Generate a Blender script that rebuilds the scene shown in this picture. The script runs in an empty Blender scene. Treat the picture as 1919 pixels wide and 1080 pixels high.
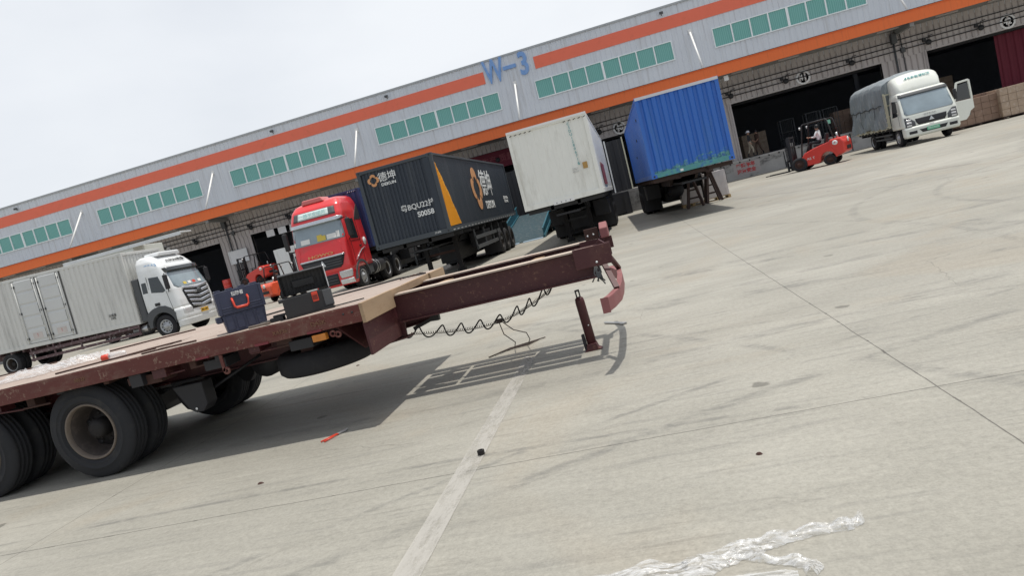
import bpy, math, random
from mathutils import Vector, Matrix
random.seed(7)
R = math.radians
C = bpy.context.scene.collection
scene = bpy.context.scene

# ------------------------------------------------------------------ camera
cam_d = bpy.data.cameras.new("camera"); cam = bpy.data.objects.new("camera", cam_d); C.objects.link(cam)
rv = Vector((0.95457533, 0.16607794, -0.24739455)); uv_ = Vector((0.22399375, 0.14757672, 0.96335243)); fv = Vector((-0.19650127, 0.9750073, -0.10367268))
M = Matrix(((rv.x, uv_.x, -fv.x, 0), (rv.y, uv_.y, -fv.y, 0), (rv.z, uv_.z, -fv.z, 1.44), (0, 0, 0, 1)))
cam.matrix_world = M
cam_d.sensor_width = 36; cam_d.lens = 36 * 1275.22 / 1919.0; cam_d.clip_start = 0.05; cam_d.clip_end = 3000
scene.camera = cam
# ------------------------------------------------------------------ world, sun, exposure
SUN = Vector((0.20, 0.02, 1.03)).normalized()
el = math.asin(SUN.z); az = math.atan2(SUN.x, SUN.y)
w = bpy.data.worlds.new("World"); scene.world = w; w.use_nodes = True
nt = w.node_tree; bg = nt.nodes["Background"]
sky = nt.nodes.new("ShaderNodeTexSky"); sky.sky_type = 'NISHITA'; sky.sun_disc = False
sky.sun_elevation = el; sky.sun_rotation = az; sky.dust_density = 3.0; sky.air_density = 1.0
tc = nt.nodes.new("ShaderNodeTexCoord"); mp = nt.nodes.new("ShaderNodeMapping"); mp.inputs['Scale'].default_value = (1, 1, 2.2)
nz = nt.nodes.new("ShaderNodeTexNoise"); nz.inputs['Scale'].default_value = 1.7; nz.inputs['Detail'].default_value = 5; nz.inputs['Roughness'].default_value = .5
rp = nt.nodes.new("ShaderNodeValToRGB"); rp.color_ramp.elements[0].position = .3; rp.color_ramp.elements[0].color = (.70, .70, .70, 1)
rp.color_ramp.elements[1].position = .7; rp.color_ramp.elements[1].color = (.97, .97, .97, 1)
mx = nt.nodes.new("ShaderNodeMix"); mx.data_type = 'RGBA'; mx.inputs[7].default_value = (8.7, 9.0, 9.4, 1)
nt.links.new(tc.outputs['Generated'], mp.inputs[0]); nt.links.new(mp.outputs[0], nz.inputs[0]); nt.links.new(nz.outputs['Fac'], rp.inputs[0])
sxyz = nt.nodes.new("ShaderNodeSeparateXYZ"); nt.links.new(tc.outputs['Generated'], sxyz.inputs[0])
mr_ = nt.nodes.new("ShaderNodeMapRange"); mr_.inputs['From Min'].default_value = -.7; mr_.inputs['From Max'].default_value = .25; mr_.inputs['To Min'].default_value = .55; mr_.inputs['To Max'].default_value = 1
nt.links.new(sxyz.outputs[1], mr_.inputs[0]); mu_ = nt.nodes.new("ShaderNodeMath"); mu_.operation = 'MULTIPLY'; nt.links.new(rp.outputs[0], mu_.inputs[0]); nt.links.new(mr_.outputs[0], mu_.inputs[1])
nt.links.new(mu_.outputs[0], mx.inputs[0]); nt.links.new(sky.outputs[0], mx.inputs[6]); nt.links.new(mx.outputs[2], bg.inputs[0])
bg.inputs[1].default_value = 0.105
sd = bpy.data.lights.new("sun", 'SUN'); sd.energy = 3.3; sd.angle = R(0.9); sd.color = (1, .955, .88)
so = bpy.data.objects.new("sun", sd); C.objects.link(so); so.rotation_euler = (-SUN).to_track_quat('-Z', 'Y').to_euler(); so.location = (0, 0, 50)
scene.view_settings.view_transform = 'Standard'; scene.view_settings.look = 'None'; scene.view_settings.exposure = 0; scene.view_settings.gamma = 1
scene.cycles.max_bounces = 6; scene.cycles.diffuse_bounces = 3

# ------------------------------------------------------------------ materials
def N(t, k, **kw):
    n = t.nodes.new(k)
    for a, b in kw.items(): setattr(n, a, b)
    return n
def mathn(t, op, a, b=None, c=None, clamp=False):
    n = t.nodes.new("ShaderNodeMath"); n.operation = op; n.use_clamp = clamp
    for i, v in enumerate((a, b, c)):
        if v is None: continue
        if isinstance(v, (int, float)): n.inputs[i].default_value = v
        else: t.links.new(v, n.inputs[i])
    return n.outputs[0]
def noise(t, vec, scale, detail=4, rough=.55, stretch=None, dist=0):
    if stretch:
        m = N(t, "ShaderNodeMapping"); m.inputs['Scale'].default_value = stretch; t.links.new(vec, m.inputs[0]); vec = m.outputs[0]
    n = N(t, "ShaderNodeTexNoise"); n.inputs['Scale'].default_value = scale; n.inputs['Detail'].default_value = detail
    n.inputs['Roughness'].default_value = rough; n.inputs['Distortion'].default_value = dist
    t.links.new(vec, n.inputs['Vector']); return n.outputs['Fac']
def ramp(t, fac, a, b, smooth=True):
    n = N(t, "ShaderNodeMapRange"); n.interpolation_type = 'SMOOTHSTEP' if smooth else 'LINEAR'
    n.inputs['From Min'].default_value = a; n.inputs['From Max'].default_value = b; t.links.new(fac, n.inputs['Value']); return n.outputs[0]
def mixc(t, fac, a, b, mode='MIX'):
    n = N(t, "ShaderNodeMix", data_type='RGBA', blend_type=mode)
    for i, v in ((0, fac), (6, a), (7, b)):
        if isinstance(v, (int, float)): n.inputs[i].default_value = v
        elif isinstance(v, tuple): n.inputs[i].default_value = (*v[:3], 1)
        else: t.links.new(v, n.inputs[i])
    return n.outputs[2]
MATS = {}
def pm(name, col, rough=.6, metal=0, var=.15, scale=2.5, stretch=(1, 1, 1), dirt=None, dirt_amt=.5, dirt_scale=1.5, dirt_stretch=(1, 1, 1), bump=0, bscale=40, spec=.5, fine=.06, coat=0, dirt_lo=.5, chips=None, chip_amt=.8, chip_scale=22, chip_lo=.60):
    m = bpy.data.materials.new(name); m.use_nodes = True; t = m.node_tree; b = t.nodes["Principled BSDF"]
    tcn = N(t, "ShaderNodeTexCoord"); vec = tcn.outputs['Object']
    n1 = noise(t, vec, scale, 5, .6, stretch); n2 = noise(t, vec, scale * 14, 3, .6, stretch)
    f = mathn(t, 'ADD', mathn(t, 'MULTIPLY', mathn(t, 'SUBTRACT', n1, .5), var * 2.2), mathn(t, 'MULTIPLY', mathn(t, 'SUBTRACT', n2, .5), fine * 2))
    f = mathn(t, 'ADD', f, 1.0)
    vm = N(t, "ShaderNodeVectorMath", operation='SCALE'); vm.inputs[0].default_value = col[:3]; t.links.new(f, vm.inputs['Scale'])
    c = vm.outputs[0]
    if dirt:
        d = ramp(t, noise(t, vec, dirt_scale, 7, .68, dirt_stretch), dirt_lo, dirt_lo + .22)
        c = mixc(t, mathn(t, 'MULTIPLY', d, dirt_amt), c, tuple(dirt))
    if chips:
        k_ = mathn(t, 'MULTIPLY', ramp(t, noise(t, vec, chip_scale, 6, .75), chip_lo, chip_lo + .03), ramp(t, noise(t, vec, chip_scale * .16, 3, .6), .42, .58))
        c = mixc(t, mathn(t, 'MULTIPLY', k_, chip_amt), c, tuple(chips))
    t.links.new(c, b.inputs['Base Color']); b.inputs['Metallic'].default_value = metal
    b.inputs['Specular IOR Level'].default_value = spec
    t.links.new(mathn(t, 'ADD', mathn(t, 'MULTIPLY', n1, .25), rough - .12, clamp=True), b.inputs['Roughness'])
    if coat: b.inputs['Coat Weight'].default_value = coat; b.inputs['Coat Roughness'].default_value = .12
    if bump:
        bn = N(t, "ShaderNodeBump"); bn.inputs['Strength'].default_value = bump; bn.inputs['Distance'].default_value = .01
        t.links.new(noise(t, vec, bscale, 4, .6), bn.inputs['Height']); t.links.new(bn.outputs[0], b.inputs['Normal'])
    m.diffuse_color = (*col[:3], 1); MATS[name] = m; return m
def glass(name, col=(.10, .13, .15), rough=.06, spec=1.0):
    m = bpy.data.materials.new(name); m.use_nodes = True; b = m.node_tree.nodes["Principled BSDF"]; t = m.node_tree
    vec = N(t, "ShaderNodeTexCoord").outputs['Object']; n1 = noise(t, vec, 1.3, 3)
    t.links.new(mixc(t, n1, tuple(x * .6 for x in col), tuple(x * 1.4 for x in col)), b.inputs['Base Color'])
    b.inputs['Roughness'].default_value = rough; b.inputs['Specular IOR Level'].default_value = spec; b.inputs['IOR'].default_value = 1.7
    return m

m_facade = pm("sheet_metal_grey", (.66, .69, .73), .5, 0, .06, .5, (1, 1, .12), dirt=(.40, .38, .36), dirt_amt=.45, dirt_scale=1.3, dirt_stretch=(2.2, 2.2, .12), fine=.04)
m_orange = pm("orange_panel", (.86, .18, .10), .55, 0, .05, .3, (1, 1, .4), dirt=(.5, .12, .05), dirt_amt=.25, fine=.02)
m_orange2 = pm("orange_fascia", (.84, .17, .035), .5, 0, .05, .3, (1, 1, .5), dirt=(.45, .1, .03), dirt_amt=.4, dirt_scale=3, dirt_stretch=(3, 3, .2), fine=.02)
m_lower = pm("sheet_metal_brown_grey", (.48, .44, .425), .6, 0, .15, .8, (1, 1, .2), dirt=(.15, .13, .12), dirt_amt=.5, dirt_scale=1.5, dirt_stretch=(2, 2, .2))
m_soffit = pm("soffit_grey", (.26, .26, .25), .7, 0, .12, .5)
m_trim = pm("grey_trim", (.42, .44, .45), .5)
m_whitepaint = pm("white_paint", (.78, .78, .76), .45, 0, .06, 2)
m_mull = pm("mullion_pale", (.86, .90, .90), .45, 0, .05)
m_stay = pm("stay_white", (.8, .8, .78), .5, 0, .05, 2, dirt=(.4, .22, .14), dirt_amt=.6, dirt_scale=2.5, dirt_lo=.58)
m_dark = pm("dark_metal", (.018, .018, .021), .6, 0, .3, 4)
m_black = pm("black_plastic", (.018, .018, .02), .55, 0, .2, 8)
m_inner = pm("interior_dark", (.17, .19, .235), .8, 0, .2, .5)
m_letter = pm("blue_letter", (.20, .37, .70), .5, 0, .18, 3, (1, 1, .4), dirt=(.35, .45, .6), dirt_amt=.5)
m_sign = pm("sign_pale", (.78, .78, .78), .6)
m_rubber = pm("rubber", (.018, .018, .021), .85, 0, .25, 3, dirt=(.045, .043, .04), dirt_amt=.6, dirt_scale=5, bump=.3, bscale=60)
m_rubberd = pm("rubber_dusty", (.022, .023, .026), .9, 0, .25, 3, dirt=(.05, .048, .043), dirt_amt=.6, dirt_scale=6)
m_rim = pm("rim_rusty", (.16, .13, .105), .7, .1, .3, 6, dirt=(.30, .25, .20), dirt_amt=.6, dirt_scale=12, dirt_lo=.55)
m_barrel = pm('rim_barrel', (.05, .04, .034), .75, 0, .3, 8, dirt=(.12, .095, .08), dirt_amt=.6, dirt_scale=8)
m_rimw = pm("rim_grey", (.4, .41, .42), .4, .5, .15, 6, dirt=(.16, .14, .12), dirt_amt=.5, dirt_scale=8)
m_hub = pm("hub_dark", (.014, .012, .012), .7, .2, .3, 8, dirt=(.035, .028, .024), dirt_amt=.5, dirt_scale=7)
m_redbrown = pm("oxide_red_paint", (.062, .013, .015), .55, 0, .2, 1.2, dirt=(.105, .042, .032), dirt_amt=.55, dirt_scale=3, bump=.15, chips=(.17, .085, .055), chip_amt=.7, chip_lo=.58)
m_rail = pm("oxide_red_worn", (.115, .028, .022), .7, 0, .3, 2.2, (.5, 1, 1), dirt=(.17, .10, .075), dirt_amt=.65, dirt_scale=6, dirt_stretch=(.6, 1, 1.4), bump=.3, dirt_lo=.46, chips=(.26, .17, .125), chip_amt=.7, chip_scale=26, chip_lo=.56)
m_flange = pm("sunlit_flange", (.52, .43, .35), .6, 0, .2, 2, (.4, 1, 1), dirt=(.3, .12, .09), dirt_amt=.4, dirt_scale=6)  # pale base paints sunlight onto the flange top, reddish patches are dirt
m_deck = pm("deck_plate", (.365, .295, .25), .75, 0, .14, .9, (.5, 2.2, 1), dirt=(.22, .135, .10), dirt_amt=.65, dirt_scale=1.6, dirt_stretch=(.5, 2.5, 1), bump=.3, bscale=15, chips=(.13, .07, .05), chip_scale=12, chip_lo=.57, chip_amt=.75)
m_board = pm("raw_board", (.36, .25, .155), .75, 0, .2, 3, (3, .6, 3), dirt=(.26, .16, .09), dirt_amt=.6, dirt_scale=4, dirt_stretch=(3, .8, 3))
m_pink = pm("faded_red_paint", (.24, .085, .085), .65, 0, .2, 4, dirt=(.34, .19, .18), dirt_amt=.6, dirt_scale=6)
m_rust = pm("rust", (.065, .032, .025), .85, .1, .35, 5)
m_steel = pm("steel", (.5, .5, .5), .35, .8, .15, 6)
m_chrome = pm("chrome", (.62, .64, .66), .25, .75, .1, 6)
m_navy = pm("navy_plastic", (.030, .036, .072), .5, 0, .15, 6, dirt=(.075, .08, .11), dirt_amt=.4, dirt_scale=5)
m_redpl = pm("red_plastic", (.62, .055, .025), .4, 0, .08, 6)
m_blue = pm("container_blue", (.028, .14, .52), .45, 0, .16, .7, (1, 1, .25), dirt=(.05, .16, .42), dirt_amt=.6, dirt_scale=2, dirt_stretch=(1.5, 1.5, .3), coat=.15)
def worn_blue():
    m = m_blue.copy(); m.name = "container_blue_flaking"; t = m.node_tree; b = t.nodes["Principled BSDF"]
    vec = N(t, "ShaderNodeTexCoord").outputs['Object']; sp = N(t, "ShaderNodeSeparateXYZ"); t.links.new(vec, sp.inputs[0])
    old = b.inputs['Base Color'].links[0].from_socket
    f = mathn(t, 'ADD', mathn(t, 'SUBTRACT', noise(t, vec, 4.5, 7, .72, (.8, 1, 1.6)), mathn(t, 'MULTIPLY', sp.outputs[2], 1.05)), mathn(t, 'MULTIPLY', sp.outputs[0], .05))
    t.links.new(mixc(t, ramp(t, f, .20, .27), old, mixc(t, ramp(t, noise(t, vec, 9, 5, .7), .42, .60), (.12, .34, .31), (.035, .12, .30))), b.inputs['Base Color']); return m
m_blueflake = worn_blue()
m_teal = pm("container_teal_worn", (.09, .30, .29), .6, 0, .25, 5, dirt=(.05, .15, .40), dirt_amt=.9, dirt_scale=6, dirt_lo=.47)
m_navyc = pm("container_navy", (.022, .04, .13), .5, 0, .2, 1)
m_whitec = pm("container_white", (.80, .80, .745), .5, 0, .06, .8, (1, 1, .3), dirt=(.5, .48, .42), dirt_amt=.5, dirt_scale=1.6, dirt_stretch=(1.5, 1.5, .4))
m_blackc = pm("container_slate", (.024, .033, .047), .5, 0, .16, 1.2, (1, 1, .3), dirt=(.075, .085, .095), dirt_amt=.5, dirt_scale=1.5, dirt_stretch=(3, 3, .2))
m_yellow = pm("signal_yellow", (.80, .36, .02), .5, 0, .06, 2)
m_logoor = pm("logo_orange", (.62, .30, .13), .55, 0, .1, 4)
m_greyc = pm("box_grey", (.62, .62, .59), .5, 0, .08, .7, (1, 1, .3), dirt=(.33, .33, .31), dirt_amt=.55, dirt_scale=1.5, dirt_stretch=(2, 2, .25))
m_greyd = pm("door_grey", (.58, .59, .58), .5, 0, .06, 1)
m_redrefl = pm('dull_reflector', (.17, .022, .03), .5)
m_mauve = pm("side_rail_mauve", (.10, .055, .06), .6, 0, .2, 2, dirt=(.36, .33, .32), dirt_amt=.8, dirt_scale=1.6, dirt_stretch=(1, 4, 4))
m_red = pm("cab_red", (.70, .026, .030), .32, 0, .1, 1.5, dirt=(.42, .07, .06), dirt_amt=.5, dirt_scale=2, coat=.6)
m_redroof = pm("cab_red_faded", (.62, .16, .15), .35, 0, .1, 2, coat=.4)
m_cabw = pm("cab_white", (.74, .76, .76), .3, 0, .04, 1.5, dirt=(.50, .49, .45), dirt_amt=.45, dirt_scale=2.5, dirt_stretch=(1, 1, .35), coat=.5)
m_cabc = pm("cab_cream", (.70, .72, .66), .35, 0, .04, 1.5, dirt=(.55, .55, .47), dirt_amt=.4, coat=.4)
m_grey = pm("grey_plastic", (.075, .08, .085), .6, 0, .15, 4)
m_tarp = pm("tarpaulin_grey", (.20, .23, .245), .6, 0, .2, 1.5, (1, 1, .4), dirt=(.50, .53, .54), dirt_amt=.6, dirt_scale=2.4, dirt_stretch=(4, 4, .5))  # pale streaks painted as light catching the tarpaulin's wrinkles
m_forkred = pm("forklift_red", (.62, .045, .03), .4, 0, .08, 2, coat=.3)
m_forkor = pm("forklift_orange", (.78, .10, .035), .4, 0, .08, 2, coat=.3)
m_cream = pm("gate_cream", (.55, .53, .40), .6, 0, .1, 2)
m_glass = glass("windscreen", (.22, .28, .31), .1, .9)  # base colour lightened to stand in for reflected sky
m_glassd = glass("side_glass", (.02, .025, .028), .08, .6)
m_paper = pm("paper_card", (.75, .75, .72), .8, 0, .1, 20)
m_yellowcl = pm("yellow_cloth", (.65, .5, .1), .9, 0, .2, 20)
m_lamp = pm("lamp_lens", (.6, .6, .6), .2, .2, .25, 14)
m_amber = pm("amber_lens", (.55, .20, .03), .4, 0, .25, 30)
m_text = pm("white_lettering", (.72, .73, .72), .6, 0, .12, 8)
m_textg = pm("silver_lettering", (.42, .42, .42), .5, .3)
m_chalk = pm("faded_ochre_lettering", (.17, .085, .05), .9, 0, .35, 40)
m_textt = pm("teal_lettering", (.06, .32, .34), .6)
m_textr = pm("red_lettering", (.5, .06, .06), .7, 0, .25, 6)
m_textk = pm("black_lettering", (.03, .03, .03), .7)
m_textb = pm("light_blue_lettering", (.10, .38, .75), .6)
m_plateg = pm("green_plate", (.14, .5, .3), .5)
m_platey = pm("yellow_plate", (.8, .45, .03), .5)
m_maroon = pm("maroon_cloth", (.125, .010, .024), .8, 0, .15, .6, (1, 1, .3))
m_skin = pm("skin", (.36, .2, .14), .7)
m_cloth_w = pm("white_cloth", (.72, .72, .74), .9)
m_cloth_k = pm("dark_cloth", (.03, .03, .035), .9)
m_cloth_b = pm("khaki_cloth", (.36, .32, .25), .9)
m_cloth_bl = pm("blue_cloth", (.05, .1, .22), .9)
m_cloth_br = pm("brown_cloth", (.13, .08, .06), .9)
m_brownbox = pm("carton_brown", (.25, .165, .12), .75, 0, .2, 3, dirt=(.36, .26, .2), dirt_amt=.7, dirt_scale=5)
m_tan = pm("carton_tan", (.40, .30, .22), .7, 0, .2, 3, dirt=(.55, .46, .38), dirt_amt=.8, dirt_scale=7)
m_wrap = pm("wrapped_white", (.55, .50, .47), .4, 0, .15, 2.5, dirt=(.42, .36, .34), dirt_amt=.5, coat=.3)
m_pallet = pm("pallet_wood", (.48, .34, .17), .8, 0, .2, 6, (1, 4, 4))
m_ramp = pm("ramp_teal", (.02, .12, .165), .5, 0, .2, 3, dirt=(.12, .2, .22), dirt_amt=.5, dirt_scale=4)
m_rampd = pm("ramp_deck", (.022, .05, .062), .85, 0, .3, 3, dirt=(.13, .14, .14), dirt_amt=.75, dirt_scale=7, dirt_lo=.5, bump=.5, bscale=20)
m_trestle = pm("trestle_brown", (.05, .03, .025), .8, 0, .3, 4)
m_green = pm("drum_green", (.02, .05, .045), .7)
m_rope = pm("rope_dark", (.05, .035, .03), .8)

def film(name):
    m = bpy.data.materials.new(name); m.use_nodes = True; t = m.node_tree; b = t.nodes["Principled BSDF"]
    vec = N(t, "ShaderNodeTexCoord").outputs['Object']
    n1 = noise(t, vec, 34, 5, .65, (.25, 2.6, 1), .8)
    b.inputs['Base Color'].default_value = (.80, .81, .82, 1); b.inputs['Roughness'].default_value = .22
    b.inputs['Specular IOR Level'].default_value = .9; b.inputs['Coat Weight'].default_value = .6
    t.links.new(mathn(t, 'ADD', mathn(t, 'MULTIPLY', ramp(t, n1, .36, .64), .50), .05), b.inputs['Alpha'])
    bn = N(t, "ShaderNodeBump"); bn.inputs['Strength'].default_value = .5; bn.inputs['Distance'].default_value = .006
    t.links.new(noise(t, vec, 40, 4, .6, (.25, 2.4, 1), 1.0), bn.inputs['Height']); t.links.new(bn.outputs[0], b.inputs['Normal'])
    return m
m_film = film("clear_film")

def ground_material():
    m = bpy.data.materials.new("concrete_yard"); m.use_nodes = True; t = m.node_tree; b = t.nodes["Principled BSDF"]
    tcn = N(t, "ShaderNodeTexCoord"); vec = tcn.outputs['Object']
    sp = N(t, "ShaderNodeSeparateXYZ"); t.links.new(vec, sp.inputs[0]); X, Y = sp.outputs[0], sp.outputs[1]
    big = noise(t, vec, .16, 4, .6, None, .6); mid = noise(t, vec, 1.1, 5, .65, (.5, 1.3, 1), .5); brush = noise(t, vec, 5.0, 5, .65, (.22, 2.4, 1), .3)
    grit = noise(t, vec, 85, 3, .7); grit2 = noise(t, vec, 28, 4, .7)
    col = mixc(t, ramp(t, big, .3, .7), (.305, .292, .250), (.420, .403, .350))
    col = mixc(t, ramp(t, mid, .25, .75), mixc(t, .5, col, (.235, .225, .190)), col)
    # scraped streaks along the yard
    col = mixc(t, mathn(t, 'MULTIPLY', ramp(t, brush, .52, .70), .42), col, (.19, .184, .165))
    col = mixc(t, mathn(t, 'MULTIPLY', ramp(t, brush, .42, .25), .35), col, (.45, .43, .37))
    fine = noise(t, vec, 13, 6, .7, (.16, 2.2, 1), .4); fmask = ramp(t, noise(t, vec, .7, 3, .6), .38, .62)
    col = mixc(t, mathn(t, 'MULTIPLY', mathn(t, 'MULTIPLY', ramp(t, fine, .54, .66), fmask), .42), col, (.16, .153, .133))
    blot = noise(t, vec, 3.2, 6, .75, (.8, 1.3, 1), .8)
    col = mixc(t, mathn(t, 'MULTIPLY', ramp(t, blot, .56, .70), .35), col, (.19, .18, .152))
    col = mixc(t, mathn(t, 'MULTIPLY', ramp(t, noise(t, vec, .45, 4, .6, None, 1.0), .50, .66), .28), col, (.33, .275, .20))
    # slab tone
    sx = mathn(t, 'FLOOR', mathn(t, 'DIVIDE', mathn(t, 'SUBTRACT', X, 1.33), 6.0)); sy = mathn(t, 'FLOOR', mathn(t, 'DIVIDE', mathn(t, 'SUBTRACT', Y, 3.83), 5.2))
    wn = N(t, "ShaderNodeTexWhiteNoise", noise_dimensions='2D'); cx = N(t, "ShaderNodeCombineXYZ"); t.links.new(sx, cx.inputs[0]); t.links.new(sy, cx.inputs[1]); t.links.new(cx.outputs[0], wn.inputs['Vector'])
    col = mixc(t, mathn(t, 'MULTIPLY', wn.outputs['Value'], .12), col, (.24, .235, .22))
    # oil spots and stains with a shape of their own
    vo = N(t, "ShaderNodeTexVoronoi", feature='F1'); vo.inputs['Scale'].default_value = 1.3; vo.inputs['Randomness'].default_value = 1
    dv = N(t, "ShaderNodeVectorMath", operation='ADD'); nv = N(t, "ShaderNodeTexNoise"); nv.inputs['Scale'].default_value = 7; t.links.new(vec, nv.inputs[0])
    sc = N(t, "ShaderNodeVectorMath", operation='SCALE'); sc.inputs['Scale'].default_value = .10; t.links.new(nv.outputs['Color'], sc.inputs[0]); t.links.new(vec, dv.inputs[0]); t.links.new(sc.outputs[0], dv.inputs[1]); t.links.new(dv.outputs[0], vo.inputs['Vector'])
    csep = N(t, "ShaderNodeSeparateColor"); t.links.new(vo.outputs['Color'], csep.inputs[0])
    rad = mathn(t, 'MULTIPLY', csep.outputs[0], .11); spot = ramp(t, mathn(t, 'SUBTRACT', rad, vo.outputs['Distance']), -.012, .012)
    col = mixc(t, mathn(t, 'MULTIPLY', mathn(t, 'MULTIPLY', spot, ramp(t, csep.outputs[1], .45, .6)), .72), col, (.12, .115, .098))
    # tyre tracks: arcs worn dark
    tn = noise(t, vec, 1.6, 5, .7, (1, 1, 1), .5); tn2 = noise(t, vec, 9, 4, .7, (.5, 2, 1))
    arcs = [(6.0, 24.0, 17.2, .10, .5), (6.0, 24.0, 15.1, .10, .5), (-2, 26, 20.5, .1, .4), (14, 2.0, 10.2, .1, .5), (14, 2, 8.2, .09, .5), (3, -18, 28.2, .12, .45), (3, -18, 26.2, .10, .4),
            (-9, 9, 12.6, .05, .4), (25, 30, 24.0, .16, .45), (25, 30, 21.8, .16, .45), (8, -12, 17.9, .05, .5), (8, -12, 18.35, .03, .5), (-20, -8, 24.6, .05, .45), (10, 11, 6.6, .07, .4), (10, 11, 5.3, .06, .4), (40, 3.5, 34.2, .12, .35), (-6, -22, 28.9, .03, .5), (-3, -30, 34.1, .025, .5)]
    tot = None
    for ax, ay, rr, ww, st in arcs:
        dx = mathn(t, 'SUBTRACT', X, ax); dy = mathn(t, 'SUBTRACT', Y, ay)
        d = mathn(t, 'SQRT', mathn(t, 'ADD', mathn(t, 'MULTIPLY', dx, dx), mathn(t, 'MULTIPLY', dy, dy)))
        d = mathn(t, 'ABSOLUTE', mathn(t, 'SUBTRACT', d, rr)); k = mathn(t, 'MULTIPLY', ramp(t, d, ww * 1.6, ww * .3), st)
        tot = k if tot is None else mathn(t, 'MAXIMUM', tot, k)
    tot = mathn(t, 'MULTIPLY', tot, mathn(t, 'MULTIPLY', ramp(t, tn, .38, .62), ramp(t, tn2, .3, .6)))
    col = mixc(t, mathn(t, 'MULTIPLY', tot, 1.25, None, True), col, (.13, .128, .118))
    # slab joints
    wob = mathn(t, 'MULTIPLY', mathn(t, 'SUBTRACT', noise(t, vec, 2.5, 4), .5), .02)
    fx = mathn(t, 'ABSOLUTE', mathn(t, 'SUBTRACT', mathn(t, 'FLOORED_MODULO', mathn(t, 'ADD', mathn(t, 'SUBTRACT', X, 1.33 - 3), wob), 6.0), 3.0))
    fy = mathn(t, 'ABSOLUTE', mathn(t, 'SUBTRACT', mathn(t, 'FLOORED_MODULO', mathn(t, 'ADD', mathn(t, 'SUBTRACT', Y, 3.83 - 20), wob), 40.0), 20.0))
    jw = mathn(t, 'ADD', .0005, mathn(t, 'MULTIPLY', ramp(t, noise(t, vec, 6, 3), .55, .72), .008))
    j = mathn(t, 'MAXIMUM', ramp(t, mathn(t, 'SUBTRACT', fx, jw), .005, .0), mathn(t, 'MULTIPLY', ramp(t, mathn(t, 'SUBTRACT', fy, jw), .006, .0), 1.0))
    col = mixc(t, mathn(t, 'MULTIPLY', j, .85), col, (.075, .07, .06))
    # hairline cracks
    vc = N(t, "ShaderNodeTexVoronoi", feature='DISTANCE_TO_EDGE'); vc.inputs['Scale'].default_value = .33; t.links.new(dv.outputs[0], vc.inputs['Vector'])
    cr = mathn(t, 'MULTIPLY', ramp(t, vc.outputs['Distance'], .0022, .0), ramp(t, noise(t, vec, .5, 2), .52, .62))
    col = mixc(t, mathn(t, 'MULTIPLY', cr, .5), col, (.13, .125, .11))
    g = mathn(t, 'ADD', mathn(t, 'MULTIPLY', mathn(t, 'SUBTRACT', grit, .5), .50), mathn(t, 'MULTIPLY', mathn(t, 'SUBTRACT', grit2, .5), .60))
    vm = N(t, "ShaderNodeVectorMath", operation='SCALE'); t.links.new(col, vm.inputs[0]); t.links.new(mathn(t, 'ADD', g, .95), vm.inputs['Scale'])
    t.links.new(vm.outputs[0], b.inputs['Base Color']); b.inputs['Roughness'].default_value = .66; b.inputs['Specular IOR Level'].default_value = .42
    bn = N(t, "ShaderNodeBump"); bn.inputs['Strength'].default_value = .35; bn.inputs['Distance'].default_value = .006
    t.links.new(mathn(t, 'SUBTRACT', mathn(t, 'ADD', grit2, mathn(t, 'MULTIPLY', brush, 1.5)), mathn(t, 'MULTIPLY', j, 2)), bn.inputs['Height']); t.links.new(bn.outputs[0], b.inputs['Normal'])
    return m
m_ground = ground_material()
def worn_paint():
    m = bpy.data.materials.new("worn_road_paint"); m.use_nodes = True; t = m.node_tree; b = t.nodes["Principled BSDF"]
    vec = N(t, "ShaderNodeTexCoord").outputs['Object']
    n = noise(t, vec, 7, 6, .7, (2.0, .5, 1)); n2 = noise(t, vec, 60, 3, .7); n3 = noise(t, vec, 1.2, 3)
    a = ramp(t, mathn(t, 'ADD', mathn(t, 'ADD', n, mathn(t, 'MULTIPLY', n2, .25)), mathn(t, 'MULTIPLY', n3, .3)), .50, .88)
    t.links.new(mathn(t, 'MULTIPLY', a, .60), b.inputs['Alpha']); b.inputs['Base Color'].default_value = (.52, .50, .46, 1); b.inputs['Roughness'].default_value = .85
    return m
m_worn = worn_paint()
def dock_mat():
    return pm("dock_concrete", (.40, .385, .36), .85, 0, .3, .9, (1, 1, 1.2), dirt=(.045, .043, .04), dirt_amt=.9, dirt_scale=.9, dirt_stretch=(.8, 1, 1.6), bump=.4, bscale=12, dirt_lo=.48)
m_dock = dock_mat()

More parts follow.
